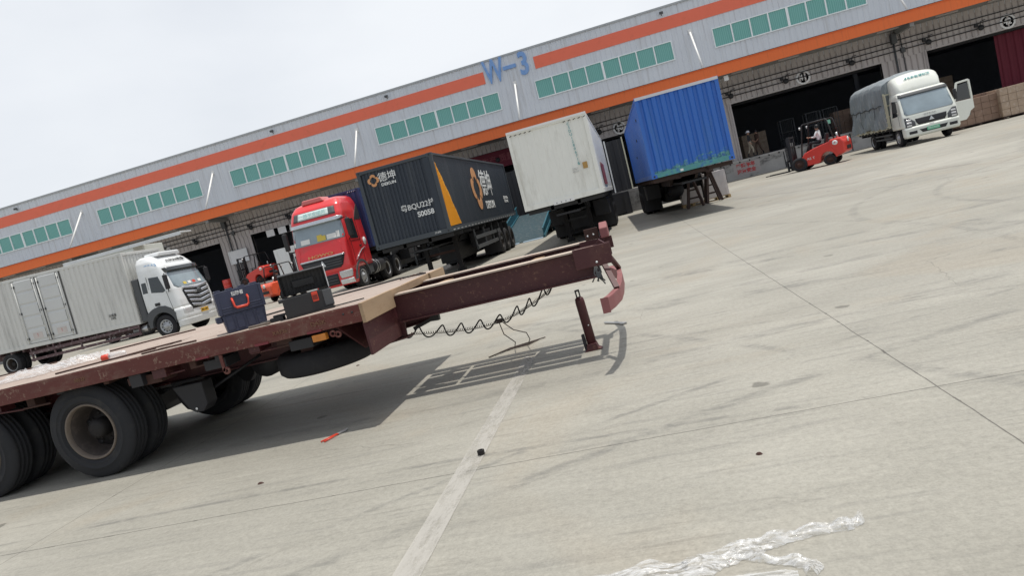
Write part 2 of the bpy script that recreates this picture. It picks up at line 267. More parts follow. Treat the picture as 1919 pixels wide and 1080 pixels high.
# ------------------------------------------------------------------ builders
class MB:
    def __init__(s): s.v = []; s.f = []; s.m = []; s.sm = []
    def add(s, vs, fs, mi=0, smooth=False):
        k = len(s.v); s.v += [tuple(p) for p in vs]
        for f in fs: s.f.append(tuple(i + k for i in f)); s.m.append(mi); s.sm.append(smooth)
        return s
    def box(s, x0, x1, y0, y1, z0, z1, mi=0, M=None):
        vs = [Vector(p) for p in ((x0, y0, z0), (x1, y0, z0), (x1, y1, z0), (x0, y1, z0), (x0, y0, z1), (x1, y0, z1), (x1, y1, z1), (x0, y1, z1))]
        if M is not None: vs = [M @ p for p in vs]
        return s.add(vs, [(0, 3, 2, 1), (4, 5, 6, 7), (0, 1, 5, 4), (1, 2, 6, 5), (2, 3, 7, 6), (3, 0, 4, 7)], mi)
    def prism(s, pts, ax, a, b, mi=0):
        n = len(pts)
        def P(p, t): return {'x': (t, p[0], p[1]), 'y': (p[0], t, p[1]), 'z': (p[0], p[1], t)}[ax]
        vs = [P(p, a) for p in pts] + [P(p, b) for p in pts]
        fs = [tuple(range(n))[::-1], tuple(range(n, 2 * n))] + [(i, (i + 1) % n, n + (i + 1) % n, n + i) for i in range(n)]
        return s.add(vs, fs, mi)
    def tube(s, pts, r, n=8, mi=0, caps=True, smooth=True):
        pts = [Vector(p) for p in pts]; rs = r if isinstance(r, (list, tuple)) else [r] * len(pts)
        ref = Vector((0.13, 0.27, 1)) if abs((pts[-1] - pts[0]).normalized().z) < .9 else Vector((1, .1, 0.05)); vs = []
        for i, p in enumerate(pts):
            d = (pts[min(i + 1, len(pts) - 1)] - pts[max(i - 1, 0)]).normalized(); u = d.cross(ref)
            if u.length < 1e-4: u = d.cross(Vector((0, 1, 0)))
            u.normalize(); w_ = d.cross(u)
            for k in range(n):
                a = 2 * math.pi * k / n; vs.append(p + (u * math.cos(a) + w_ * math.sin(a)) * rs[i])
        fs = [(i * n + k, i * n + (k + 1) % n, (i + 1) * n + (k + 1) % n, (i + 1) * n + k) for i in range(len(pts) - 1) for k in range(n)]
        s.add(vs, fs, mi, smooth)
        if caps:
            k0 = len(s.v) - len(vs); s.f += [tuple(k0 + k for k in range(n))[::-1], tuple(k0 + len(vs) - n + k for k in range(n))]; s.m += [mi, mi]; s.sm += [False, False]
        return s
    def bar(s, p0, p1, w_, h_, mi=0, up=(0, 0, 1)):
        p0, p1 = Vector(p0), Vector(p1); d = (p1 - p0); L = d.length; d.normalize(); up = Vector(up)
        sx = d.cross(up)
        if sx.length < 1e-3: sx = d.cross(Vector((0, 1, 0)))
        sx.normalize(); u = sx.cross(d)
        vs = []
        for p in (p0, p1):
            for a, b in ((-1, -1), (1, -1), (1, 1), (-1, 1)): vs.append(p + sx * a * w_ / 2 + u * b * h_ / 2)
        return s.add(vs, [(0, 3, 2, 1), (4, 5, 6, 7), (0, 1, 5, 4), (1, 2, 6, 5), (2, 3, 7, 6), (3, 0, 4, 7)], mi)
    def lathe(s, prof, c=(0, 0, 0), ax='y', n=32, mi=0, smooth=True):
        vs = []
        for r, h_ in prof:
            for k in range(n):
                a = 2 * math.pi * k / n; u, v = r * math.cos(a), r * math.sin(a)
                q = {'y': (u, h_, v), 'x': (h_, u, v), 'z': (u, v, h_)}[ax]; vs.append((c[0] + q[0], c[1] + q[1], c[2] + q[2]))
        fs = [(i * n + k, i * n + (k + 1) % n, (i + 1) * n + (k + 1) % n, (i + 1) * n + k) for i in range(len(prof) - 1) for k in range(n)]
        return s.add(vs, fs, mi, smooth)
    def corr(s, p0, du, L, H, nrm, pitch=.3, depth=.035, mi=0, duty=.5, up=(0, 0, 1)):
        """corrugated sheet: runs along du for L, extruded up for H, ribs stick out along nrm"""
        p0, du, nrm, up = Vector(p0), Vector(du).normalized(), Vector(nrm).normalized(), Vector(up)
        xs = []; t = 0; fl = pitch * duty; sl = pitch * .14; g = pitch - fl - 2 * sl
        while t < L - 1e-6:
            for a, d in ((0, 0), (g, 0), (g + sl, 1), (g + sl + fl, 1)):
                if t + a <= L: xs.append((t + a, d))
            t += pitch
        xs.append((L, 0)); vs = []
        for a, d in xs: q = p0 + du * a + nrm * (d * depth); vs += [q, q + up * H]
        fs = [(2 * i, 2 * i + 2, 2 * i + 3, 2 * i + 1) for i in range(len(xs) - 1)]
        return s.add(vs, fs, mi)
    def build(s, name, mats, parent=None, bevel=0, subsurf=0):
        me = bpy.data.meshes.new(name); me.from_pydata(s.v, [], s.f)
        if not isinstance(mats, (list, tuple)): mats = [mats]
        for x in mats: me.materials.append(x)
        me.polygons.foreach_set('material_index', s.m); me.polygons.foreach_set('use_smooth', s.sm); me.update()
        o = bpy.data.objects.new(name, me); C.objects.link(o)
        if parent is not None: o.parent = parent
        if bevel:
            b = o.modifiers.new("b", 'BEVEL'); b.width = bevel; b.segments = 2; b.limit_method = 'ANGLE'; b.angle_limit = R(35)
            b.harden_normals = False
        return o
def tag(o, label=None, cat=None, group=None, kind=None):
    for k, v in (('label', label), ('category', cat), ('group', group), ('kind', kind)):
        if v: o[k] = v
    return o
def thing(name, label, cat, loc=(0, 0, 0), rz=0, group=None):
    o = bpy.data.objects.new(name, None); C.objects.link(o); o.location = loc; o.rotation_euler = (0, 0, rz); o.empty_display_size = .2
    return tag(o, label, cat, group)
def text(s, size, mt, parent, loc, rot, name='lettering', ext=.004, bold=0, align='CENTER', sx=1.0):
    cu = bpy.data.curves.new("t", 'FONT'); cu.body = s; cu.size = size; cu.extrude = ext; cu.align_x = align; cu.align_y = 'CENTER'; cu.offset = bold; cu.resolution_u = 3
    o = bpy.data.objects.new("t", cu); C.objects.link(o); dg = bpy.context.evaluated_depsgraph_get(); dg.update()
    me = bpy.data.meshes.new_from_object(o.evaluated_get(dg)); bpy.data.objects.remove(o)
    me.name = name; me.materials.clear(); me.materials.append(mt)
    q = bpy.data.objects.new(name, me); C.objects.link(q); q.location = loc; q.rotation_euler = rot; q.scale = (sx, 1, 1)
    if parent is not None: q.parent = parent
    return q
FRONT = (R(90), 0, 0)          # reads facing -Y
EAST = (R(90), 0, R(90))       # reads facing +X
def empty_part(name, parent, loc=(0, 0, 0), rz=0):
    o = bpy.data.objects.new(name, None); C.objects.link(o); o.parent = parent; o.location = loc; o.rotation_euler = (0, 0, rz); o.empty_display_size = .1; return o

# ------------------------------------------------------------------ the yard
g = MB(); g.add([(-400, -200, 0), (400, -200, 0), (400, 300, 0), (-400, 300, 0)], [(0, 1, 2, 3)])
tag(g.build('ground', m_ground), kind='structure')
s = MB(); s.add([(-1.41, 2.2, .004), (-1.26, 2.2, .004), (-1.27, 6.55, .004), (-1.40, 6.75, .004)], [(0, 1, 2, 3)])
tag(s.build('road_marking', m_worn), kind='structure')

# ------------------------------------------------------------------ warehouse
D = 47.93; XL, XR = -96.0, 60.0; ZR, ZC = 12.22, 6.57
wh = thing('warehouse', 'long grey corrugated warehouse with orange bands and loading doors', 'warehouse', (0, D, 0))
def WY(y): return y - D
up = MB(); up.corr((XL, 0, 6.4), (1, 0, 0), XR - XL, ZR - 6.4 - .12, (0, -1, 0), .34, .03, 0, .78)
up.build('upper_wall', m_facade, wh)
b = MB(); b.box(XL, XR, .02, 30, 6.4, ZR - .1); b.box(XL, XL + .3, .02, 30, 0, 6.4); b.box(XR - .3, XR, .02, 30, 0, 6.4); b.box(XL, XR, 29.7, 30, 0, 6.4)
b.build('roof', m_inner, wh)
b = MB(); b.box(XL - .1, XR + .1, -.10, 30.2, ZR - .12, ZR); b.build('roof_trim', m_trim, wh)
for a, c in ((XL, -7.84), (-4.23, XR)):
    b = MB(); b.box(a, c, -.06, .0, 10.68, 11.49); b.build('orange_band', m_orange, wh)
# canopy
CY0 = WY(45.3)
b = MB(); b.box(XL, XR, CY0, -.035, ZC + .08, ZC + .55); b.build('canopy', m_soffit, wh)
b = MB(); b.box(XL, XR, CY0 - .05, CY0, ZC, ZC + .66); b.box(XL, XR, CY0 - .10, CY0 + .12, ZC + .661, ZC + .71); b.build('canopy_fascia', m_orange2, wh)
b = MB(); b.box(XL, XR, CY0 - .12, CY0 + .25, ZC + .712, ZC + .735); b.build('canopy_flashing', m_rust, wh)
k = -1
for i in range(-2, 9):
    xb = -53.88 + 12 * i
    st = MB(); st.tube([(xb, -.06, 10.12), (xb + .02, CY0 + .25, 7.30)], .065, 8); st.box(xb - .12, xb + .12, -.06, -.03, 10.0, 10.3); st.build('canopy_stay', m_stay, wh)
    bm_ = MB(); bm_.box(xb - .12, xb + .12, CY0 + .05, -.05, ZC - .22, ZC + .078); bm_.build('canopy_beam', m_soffit, wh)
    for q in range(4):
        xx = xb + 1.7 + q * 2.9
        l = MB(); l.box(xx, xx + 1.25, CY0 + 1.0, CY0 + 1.14, ZC + .0, ZC + .075); l.build('canopy_lamp', m_lower, wh)
# window strips
for i in range(-2, 8):
    x0 = -52.54 + 12 * i; x1 = x0 + 9.40; z0, z1 = 8.66, 9.93
    f = MB(); t_ = .06
    f.box(x0, x1, -.10, -.031, z1 - t_, z1); f.box(x0, x1, -.12, -.031, z0, z0 + t_); f.box(x0, x0 + t_, -.10, -.031, z0 + t_, z1 - t_); f.box(x1 - t_, x1, -.10, -.031, z0 + t_, z1 - t_)
    wn = f.build('window', m_mull, wh)
    if x1 < -60 or x0 > 20: pass
    p = MB(); pw = (x1 - x0 - 2 * t_) / 8
    for q in range(1, 8):
        ww = .042 if q != 4 else .075
        xx = x0 + t_ + q * pw
        mm = MB(); mm.box(xx - ww, xx + ww, -.12, -.05, z0 + t_, z1 - t_); mm.build('mullion', m_mull, wn)
    # glass sheet
    nn = 60
    vs = []
    for q in range(nn + 1):
        xx = x0 + t_ + (x1 - x0 - 2 * t_) * q / nn; vs += [(xx, -.055, z0 + t_), (xx, -.055, z1 - t_)]
    p.add(vs, [(2 * q, 2 * q + 2, 2 * q + 3, 2 * q + 1) for q in range(nn)])
    if i == -2:
        mg = bpy.data.materials.new("green_glass"); mg.use_nodes = True; t = mg.node_tree; bs = t.nodes["Principled BSDF"]
        vec = N(t, "ShaderNodeTexCoord").outputs['Object']
        wv = N(t, "ShaderNodeTexWave", bands_direction='X'); wv.inputs['Scale'].default_value = 2.6; wv.inputs['Distortion'].default_value = 5.5; wv.inputs['Detail'].default_value = 2; wv.inputs['Detail Scale'].default_value = .6
        mpg = N(t, "ShaderNodeMapping"); mpg.inputs['Scale'].default_value = (1, 1, .35); t.links.new(vec, mpg.inputs[0]); t.links.new(mpg.outputs[0], wv.inputs[0])
        c = mixc(t, wv.outputs['Fac'], (.12, .36, .31), (.22, .50, .44)); c = mixc(t, mathn(t, 'MULTIPLY', noise(t, vec, .7, 3), .5), c, (.24, .47, .46))
        t.links.new(c, bs.inputs['Base Color']); bs.inputs['Roughness'].default_value = .18; bs.inputs['Specular IOR Level'].default_value = .35
    p.build('pane', mg, wn)
# small wall lamps on the parapet
for xx in (-47.5, -24.2, -15.0, 4.6):
    l = MB(); l.box(xx - .12, xx + .12, -.30, -.14, 11.72, 11.86); l.bar((xx, -.02, 11.65), (xx, -.2, 11.74), .04, .04); l.build('wall_lamp', m_grey, wh, .01)
for xx, zz in ((7.35, 6.33), (-14.9, 6.4)):
    l = MB(); l.box(xx - .14, xx + .14, CY0 + .2, CY0 + .3, ZC - .36, ZC - .05); l.build('floodlight', m_whitepaint, wh, .01)
# lettering on the wall
text('W', 2.25, m_letter, wh, (-7.1, -.07, 11.25), FRONT, 'letter', .07, .03, sx=.60)
b = MB(); b.box(-6.42, -5.50, -.13, -.035, 11.18, 11.42); b.build('letter', m_letter, wh)
text('3', 2.1, m_letter, wh, (-4.95, -.07, 11.20), FRONT, 'letter', .07, .05, sx=.72)
# lower wall with door openings
doors = [(.33 + 12 * k - 4.67, .33 + 12 * k + 4.67) for k in range(-7, 5)]
ZD, ZL = 1.2, 4.90
lw = MB(); xs = [XL] + [q for d in doors for q in d] + [XR]
for a, c in zip(xs[0::2], xs[1::2]):
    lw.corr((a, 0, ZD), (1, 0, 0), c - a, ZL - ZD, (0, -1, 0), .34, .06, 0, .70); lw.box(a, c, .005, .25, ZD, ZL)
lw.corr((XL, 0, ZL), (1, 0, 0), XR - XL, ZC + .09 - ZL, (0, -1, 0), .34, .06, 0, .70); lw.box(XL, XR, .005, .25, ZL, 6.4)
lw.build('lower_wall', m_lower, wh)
for a, c in doors:
    f = MB(); f.box(a - .10, a, -.07, .28, ZD, ZL + .1); f.box(c, c + .10, -.07, .28, ZD, ZL + .1); f.box(a, c, -.07, .28, ZL, ZL + .1)
    df = f.build('door_frame', m_lower, wh)
    if a > -8:
        rl = MB(); rl.lathe([(0, 0), (.16, 0), (.16, c - a - .2), (0, c - a - .2)], (a + .1, .45, ZL + .0), 'x', 12); rl.build('door_roller', m_dark, df)
# conduits, brackets
cd = MB()
for z_ in (5.38, 5.70, 6.02): cd.tube([(XL, -.12, z_), (XR, -.12, z_)], .032, 5)
cd.build('conduit', m_dark, wh)
for i in range(-2, 8):
    xb = -53.88 + 12 * i
    c_ = MB(); c_.tube([(xb - .25, -.12, ZD), (xb - .25, -.12, 6.4)], .06, 8); c_.tube([(xb + .2, -.1, ZD), (xb + .2, -.1, 6.4)], .03, 6)
    c_.box(xb - .4, xb - .1, -.4, -.04, 5.85, 6.45); c_.box(xb + .1, xb + .35, -.18, -.04, 5.2, 5.5)
    c_.build('downpipe', m_grey, wh)
    for q in range(3):
        xx = xb + (1.9, 4.9, 9.3)[q] + random.uniform(-.3, .3); z_ = 5.4
        e = MB(); e.lathe([(0, 0), (.17, 0), (.17, .05), (.13, .05), (.13, .02), (0, .02)], (xx, -.24, z_), 'y', 14); e.box(xx - .3, xx - .12, -.2, -.045, z_ + .1, z_ + .3); e.tube([(xx, -.1, z_ + .1), (xx + .1, -.12, z_ + .38), (xx + .35, -.1, z_ + .42)], .02, 5)
        e.build('wall_fan', m_dark, wh)
for k in range(-4, 4):
    xx = .33 + 12 * k; n_ = 40 + k
    sg = MB(); sg.lathe([(.33, -.10), (.45, -.10), (.45, -.05), (.33, -.05), (.33, -.10)], (xx, 0, 5.34), 'y', 28); sg.lathe([(0, -.06), (.34, -.06)], (xx, 0, 5.34), 'y', 28, 1)
    so_ = sg.build('number_sign', [m_sign, m_lower], wh); text(str(n_), .52, m_sign, so_, (xx, -.07, 5.34), FRONT, 'lettering', .01, .012, sx=.85)
# inside
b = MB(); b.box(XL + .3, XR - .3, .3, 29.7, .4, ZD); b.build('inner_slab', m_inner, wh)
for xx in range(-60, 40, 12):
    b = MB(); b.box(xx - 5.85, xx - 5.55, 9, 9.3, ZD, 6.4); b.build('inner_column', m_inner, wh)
# dock
dk = thing('loading_dock', 'stained concrete loading dock running along the foot of the warehouse', 'loading dock', (0, 47.2, 0))
b = MB(); b.box(XL, XR, 0, .99, 0, ZD - .14); b.box(-8.5, -8.42, -.012, 0, 0, 1.0)
b.build('dock_face', m_dock, dk)
b = MB(); b.box(XL, XR, -.03, .99, ZD - .138, ZD); b.build('dock_edge', m_dock, dk)
for i in range(-36, 52):
    if i % 1 == 0:
        xx = i * .62 + 3.0
        if 3 < xx < 24 or -3 < xx < 1.5 or -32 < xx < -24:
            b = MB(); b.lathe([(0, -.045), (.045, -.045), (.05, -.005)], (xx, -.03, 1.07 + .0), 'y', 8); b.build('dock_stud', m_black, dk)
for xx in (6.3, 10.1, 14.2, 18.6):
    b = MB(); b.box(xx - .03, xx + .03, -.018, -.001, 0.02, 1.04); b.build('joint_crack', m_black, dk)
text('严禁停车', .30, m_textr, dk, (7.65, -.012, .80), FRONT, 'lettering', .006, .012)
text('注意安全', .30, m_textr, dk, (7.65, -.012, .44), FRONT, 'lettering', .006, .012)
pb = MB(); pb.box(6.85, 8.55, -.008, -.001, .2, 1.0); pb.build('paint_panel', pm('dock_pale', (.42, .38, .36), .8, 0, .3, 2, dirt=(.2, .19, .17), dirt_amt=.8, dirt_scale=2), dk)
# platform in front of the left doors
pf = thing('loading_platform', 'raised concrete platform jutting out before the doors beside the red cab', 'platform', (-26.5, 45.6, 0))
b = MB(); b.prism([(-5.5, 0), (5.6, 0), (5.6, ZD - .02), (-5.5, ZD - .02)], 'y', -1.6, 1.56); b.build('slab', m_dock, pf, .02)

m_pier = pm('pier_concrete_shaded', (.23, .22, .205), .9, 0, .35, .9, dirt=(.02, .02, .02), dirt_amt=.92, dirt_scale=1.1, dirt_stretch=(.8, 1, 1.3), bump=.4, bscale=12, dirt_lo=.44)  # dock concrete darkened for the shade there, plus black stains
pr = thing('dock_pier', 'stained concrete dock pier reaching out behind the white and blue containers', 'dock pier', (0, 37.4, 0))
b = MB(); b.box(-4.0, 4.4, 0, 9.78, 0, 1.06); b.box(-12.0, -4.002, 3.4, 9.78, 0, 1.06); b.box(-1.35, -1.29, -.012, -.001, 0, 1.0); b.build('pier_face', m_pier, pr)
b = MB(); b.box(-4.0, 4.4, -.03, 9.78, 1.062, 1.2); b.box(-12.0, -4.002, 3.37, 9.78, 1.062, 1.2); b.build('pier_edge', m_pier, pr)
sh = thing('dock_shelter', 'dark curtained dock shelter with pale corner posts between white and blue containers', 'dock shelter', (-1.9, 38.0, 1.2))
b = MB(); b.corr((-2.1, 0, 0), (1, 0, 0), 4.2, 2.78, (0, -1, 0), .5, .05, 0, .4); b.box(-2.1, 2.1, .02, 9.3, 0, 2.78); b.build('curtain', m_dark, sh)
for x_ in (1.17, 2.12): b = MB(); b.box(x_ - .03, x_ + .04, -.09, -.055, -.02, 2.85); b.build('corner_post', m_cream if x_ > 2 else m_whitepaint, sh)
sh2 = thing('dock_shelter', 'dark curtained dock shelter behind the slate container end', 'dock shelter', (-7.9, 41.0, 1.2))
b = MB(); b.corr((-3.9, 0, 0), (1, 0, 0), 7.8, 2.78, (0, -1, 0), .5, .05, 0, .4); b.box(-3.9, 3.9, .02, 6.3, 0, 2.78); b.build('curtain', m_dark, sh2)
# things on / near the dock
def roll_cage(loc, lab, h_=1.7):
    r = thing('roll_cage', lab, 'roll cage', loc, R(random.uniform(-8, 8)), 'roll cages inside door 41')
    f = MB()
    for x_ in (-.45, .45):
        for y_ in (-.35, .35): f.tube([(x_, y_, .14), (x_, y_, h_)], .02, 6)
    for z_ in (.16, .6, 1.05, h_): f.tube([(-.45, -.35, z_), (.45, -.35, z_), (.45, .35, z_), (-.45, .35, z_), (-.45, -.35, z_)], .015, 6)
    for q in range(8): xx = -.4 + q * .114; f.tube([(xx, -.35, .16), (xx, -.35, h_)], .008, 5)
    f.build('frame', m_grey, r)
    for x_ in (-.4, .4):
        for y_ in (-.3, .3):
            c_ = MB(); c_.lathe([(0, -.02), (.06, -.02), (.06, .02), (0, .02)], (x_, y_, .062), 'y', 12); c_.build('caster', m_black, r)
    return r
for j, (x_, y_, l_) in enumerate(((12.8, 49.6, 'dark wire roll cage just inside door 41, behind the red forklift'), (14.0, 49.9, 'dark wire roll cage inside door 41, beside the tarpaulin truck'), (11.4, 50.8, 'dark wire roll cage deepest inside door 41, between person and forklift'))): roll_cage((x_, y_, ZD), l_, 1.9)
for j, (x_, y_, hh, l_) in enumerate(((16.0, 50.2, 1.5, 'brown carton stack inside door 41, half hidden by the tarpaulin truck'), (15.3, 52, 1.9, 'taller brown carton stack deep inside door 41 behind the red forklift'))):
    st = thing('carton_stack', l_, 'carton stack', (x_, y_, ZD))
    for r_ in range(int(hh / .4)):
        for c_ in range(2):
            b = MB(); b.box(-.6 + c_ * .6, -.02 + c_ * .6, -.5, .5, r_ * .4, r_ * .4 + .39); b.build('carton', m_brownbox, st, .01)
for j, (x_, y_, l_) in enumerate(((20.3, 52.5, 'dim carton stack inside door 42, left of the maroon curtain'), (22.6, 54.5, 'dim taller carton stack deeper inside door 42'), (9.8, 55.0, 'dim carton stack deep inside door 41 behind the walking people'), (-30.2 + 5.5, 53.0, 'dim carton stack deep inside the door behind the notice board'))):
    st = thing('carton_stack', l_, 'carton stack', (x_, y_, ZD), R(3 * j))
    for r_ in range(4 + j % 2):
        for c_ in range(3): b = MB(); b.box(-.9 + c_ * .6, -.31 + c_ * .6, -.5, .5, r_ * .42, r_ * .42 + .41); b.build('carton', m_tan, st, .01)
rc = thing('roller_curtain', 'deep maroon curtain hanging inside door 42 at the photo edge', 'curtain', (25.9, 48.6, ZD))
b = MB(); b.corr((-2.1, 0, 0), (1, 0, 0), 5.2, 4.4, (0, -1, 0), .45, .06, 0, .4); b.build('cloth', m_maroon, rc); b = MB(); b.tube([(-2.2, .1, 4.4), (3.2, .1, 4.4)], .08); b.build('rail', m_dark, rc)
bn = thing('cloth_banner', 'maroon banner with faint lettering under the canopy beside the white container', 'banner', (-8.3, 47.75, 5.3))
b = MB(); b.box(-2.6, 2.2, -.02, 0, -.45, .72); b.build('cloth', m_maroon, bn); text('安全生产 质量第一', .55, pm('maroon_letters', (.2, .05, .06), .8), bn, (0, -.025, .15), FRONT, 'lettering', .004, .01)

# ------------------------------------------------------------------ generic vehicle pieces
def make_wheel(parent, c, side, Rr=.5, wd=.28, dual=False, rimmat=None, deep=False, tyremat=None, n=40, axis='x', steer=0):
    """wheel with its axle along local x, outer face towards side (+1/-1)"""
    e = empty_part('wheel', parent, c, steer)
    rimmat = rimmat or m_rimw; tyremat = tyremat or m_rubber
    t_ = MB()
    def tyre(o0):
        rr = Rr * .58; w2 = wd / 2
        prof = [(rr, -w2 * .75), (Rr * .66, -w2 * .98), (Rr * .665, -w2 * 1.02), (Rr * .68, -w2 * 1.0), (Rr * .76, -w2 * 1.0), (Rr * .765, -w2 * 1.03), (Rr * .78, -w2 * 1.03), (Rr * .785, -w2 * 1.0), (Rr * .88, -w2 * .98), (Rr * .965, -w2 * .80), (Rr, -w2 * .66)]
        for q in (-.4, 0, .4): prof += [(Rr, w2 * (q - .09)), (Rr * .962, w2 * (q - .06)), (Rr * .962, w2 * (q + .06)), (Rr, w2 * (q + .09))]
        prof += [(r1, -h1) for r1, h1 in prof[:11]][::-1]
        t_.lathe([(r_, o0 + h_) for r_, h_ in prof], (0, 0, 0), 'x', n)
    tyre(0)
    if dual: tyre(-side * (wd + .05))
    t_.build('tyre', tyremat, e)
    r_ = MB(); s_ = side; w2 = wd / 2
    if deep:   # rear dual: deep dish
        r_.lathe([(Rr * .60, s_ * w2 * .72), (Rr * .59, s_ * w2 * .92), (Rr * .555, s_ * w2 * .90), (Rr * .545, s_ * w2 * .55)], (0, 0, 0), 'x', n, 0)
        r_.lathe([(Rr * .545, s_ * w2 * .55), (Rr * .535, s_ * w2 * .50), (Rr * .50, s_ * w2 * .2), (Rr * .49, -s_ * w2 * .5), (Rr * .44, -s_ * w2 * .9)], (0, 0, 0), 'x', n, 3)
        r_.lathe([(Rr * .46, -s_ * w2 * .9), (Rr * .36, -s_ * w2 * .75), (Rr * .22, -s_ * w2 * .6), (.0, -s_ * w2 * .6)], (0, 0, 0), 'x', n, 1)
        r_.lathe([(Rr * .21, -s_ * w2 * .62), (Rr * .20, s_ * w2 * .25), (Rr * .13, s_ * w2 * .38), (0, s_ * w2 * .38)], (0, 0, 0), 'x', 20, 1)
        for q in range(8):
            a = 2 * math.pi * q / 8 + .2; r_.lathe([(Rr * .055, -s_ * w2 * .78), (Rr * .05, -s_ * w2 * .55), (0, -s_ * w2 * .55)], (0, Rr * .30 * math.cos(a), Rr * .30 * math.sin(a)), 'x', 8, 1)
        for q in range(5):
            a = 2 * math.pi * q / 5 + .3; r_.lathe([(Rr * .06, -s_ * w2 * .80), (Rr * .06, -s_ * w2 * .72), (0, -s_ * w2 * .72)], (0, Rr * .40 * math.cos(a), Rr * .40 * math.sin(a)), 'x', 10, 2)
        r_.build('rim', [rimmat, m_hub, m_black, m_barrel], e)
    else:
        r_.lathe([(Rr * .60, s_ * w2 * .72), (Rr * .58, s_ * w2 * .95), (Rr * .52, s_ * w2 * .9), (Rr * .48, s_ * w2 * .55), (Rr * .38, s_ * w2 * .7), (Rr * .22, s_ * w2 * .95), (Rr * .20, s_ * w2 * 1.25), (Rr * .12, s_ * w2 * 1.35), (0, s_ * w2 * 1.35)], (0, 0, 0), 'x', n)
        for q in range(10):
            a = 2 * math.pi * q / 10; r_.lathe([(Rr * .065, s_ * w2 * .66), (Rr * .06, s_ * w2 * .72), (0, s_ * w2 * .72)], (0, Rr * .43 * math.cos(a), Rr * .43 * math.sin(a)), 'x', 8, 1)
        r_.build('rim', [rimmat, m_black], e)
    return e

class Cab:
    """lofted cab shell, local: faces -y, centred on x. secs: (z, half width, y_front, y_back)"""
    def __init__(s, secs, p=5.0, r=.38): s.s = secs; s.p = p; s.r = r
    def at(s, z):
        S = s.s
        if z <= S[0][0]: return S[0][1:]
        for a, b in zip(S, S[1:]):
            if z <= b[0]:
                t = (z - a[0]) / (b[0] - a[0]); return tuple(a[i] + (b[i] - a[i]) * t for i in (1, 2, 3))
        return S[-1][1:]
    def fy(s, x, z):
        hw, yf, yb = s.at(z); u = min(1, abs(x) / hw); return yf + s.r * (1 - (1 - u ** s.p) ** (1 / s.p))
    def shell(s, parent, mt, name='cab_body', z0=None, z1=None, nz=24, nx=28):
        m_ = MB(); z0 = s.s[0][0] if z0 is None else z0; z1 = s.s[-1][0] if z1 is None else z1
        zs = sorted(set([z0 + (z1 - z0) * i / nz for i in range(nz + 1)] + [q[0] for q in s.s if z0 < q[0] < z1])); rings = []
        for z in zs:
            hw, yf, yb = s.at(z); ring = []
            for i in range(nx + 1):
                u = math.sin(math.pi / 2 * (2 * i / nx - 1)); u = max(-1, min(1, u)); u = (abs(u) ** .8) * (1 if u > 0 else -1)
                ring.append((u * hw, s.fy(u * hw, z), z))
            ring += [(hw, (yf + s.r + yb) / 2, z), (hw, yb - .06, z), (hw - .06, yb, z), (-hw + .06, yb, z), (-hw, yb - .06, z), (-hw, (yf + s.r + yb) / 2, z)]
            rings.append(ring)
        n = len(rings[0]); m_.add([p for r_ in rings for p in r_], [(i * n + k, i * n + (k + 1) % n, (i + 1) * n + (k + 1) % n, (i + 1) * n + k) for i in range(len(rings) - 1) for k in range(n)], 0, True)
        k0 = len(m_.v) - n * len(rings); m_.f += [tuple(k0 + k for k in range(n))[::-1], tuple(k0 + n * (len(rings) - 1) + k for k in range(n))]; m_.m += [0, 0]; m_.sm += [False, False]
        return m_.build(name, mt, parent)
    def patch(s, rows, off, mt, parent, name, th=.03, nx=14, nz=4, frontonly=True):
        """raised panel on the front: rows of (z, xl, xr)"""
        m_ = MB(); R_ = []
        for a, b in zip(rows, rows[1:]):
            for i in range(nz): t = i / nz; R_.append(tuple(a[j] + (b[j] - a[j]) * t for j in range(3)))
        R_.append(rows[-1]); vs = []
        for z, xl, xr in R_:
            for i in range(nx + 1): x = xl + (xr - xl) * i / nx; vs.append((x, s.fy(x, z) - off, z))
        n = nx + 1; k = len(vs); m_.add(vs + [(x, y + th + off, z) for x, y, z in vs], [])
        for i in range(len(R_) - 1):
            for j in range(nx): m_.f.append((i * n + j, i * n + j + 1, (i + 1) * n + j + 1, (i + 1) * n + j)); m_.m.append(0); m_.sm.append(True)
        edge = [i for i in range(n)] + [i * n + nx for i in range(1, len(R_))] + [(len(R_) - 1) * n + j for j in range(nx - 1, -1, -1)] + [i * n for i in range(len(R_) - 2, 0, -1)]
        for a, b in zip(edge, edge[1:] + edge[:1]): m_.f.append((a, k + a, k + b, b)); m_.m.append(0); m_.sm.append(False)
        return m_.build(name, mt, parent)
    def side(s, sd, pts, off, mt, parent, name, th=.02):
        """raised panel on the side: polygon of (y, z)"""
        m_ = MB(); P = [(sd * (s.at(z)[0] + off), y, z) for y, z in pts]; Q = [(sd * (s.at(z)[0] - th), y, z) for y, z in pts]; n = len(P)
        m_.add(P + Q, [tuple(range(n)) if sd < 0 else tuple(range(n))[::-1]] + [(i, (i + 1) % n, n + (i + 1) % n, n + i) for i in range(n)])
        return m_.build(name, mt, parent)

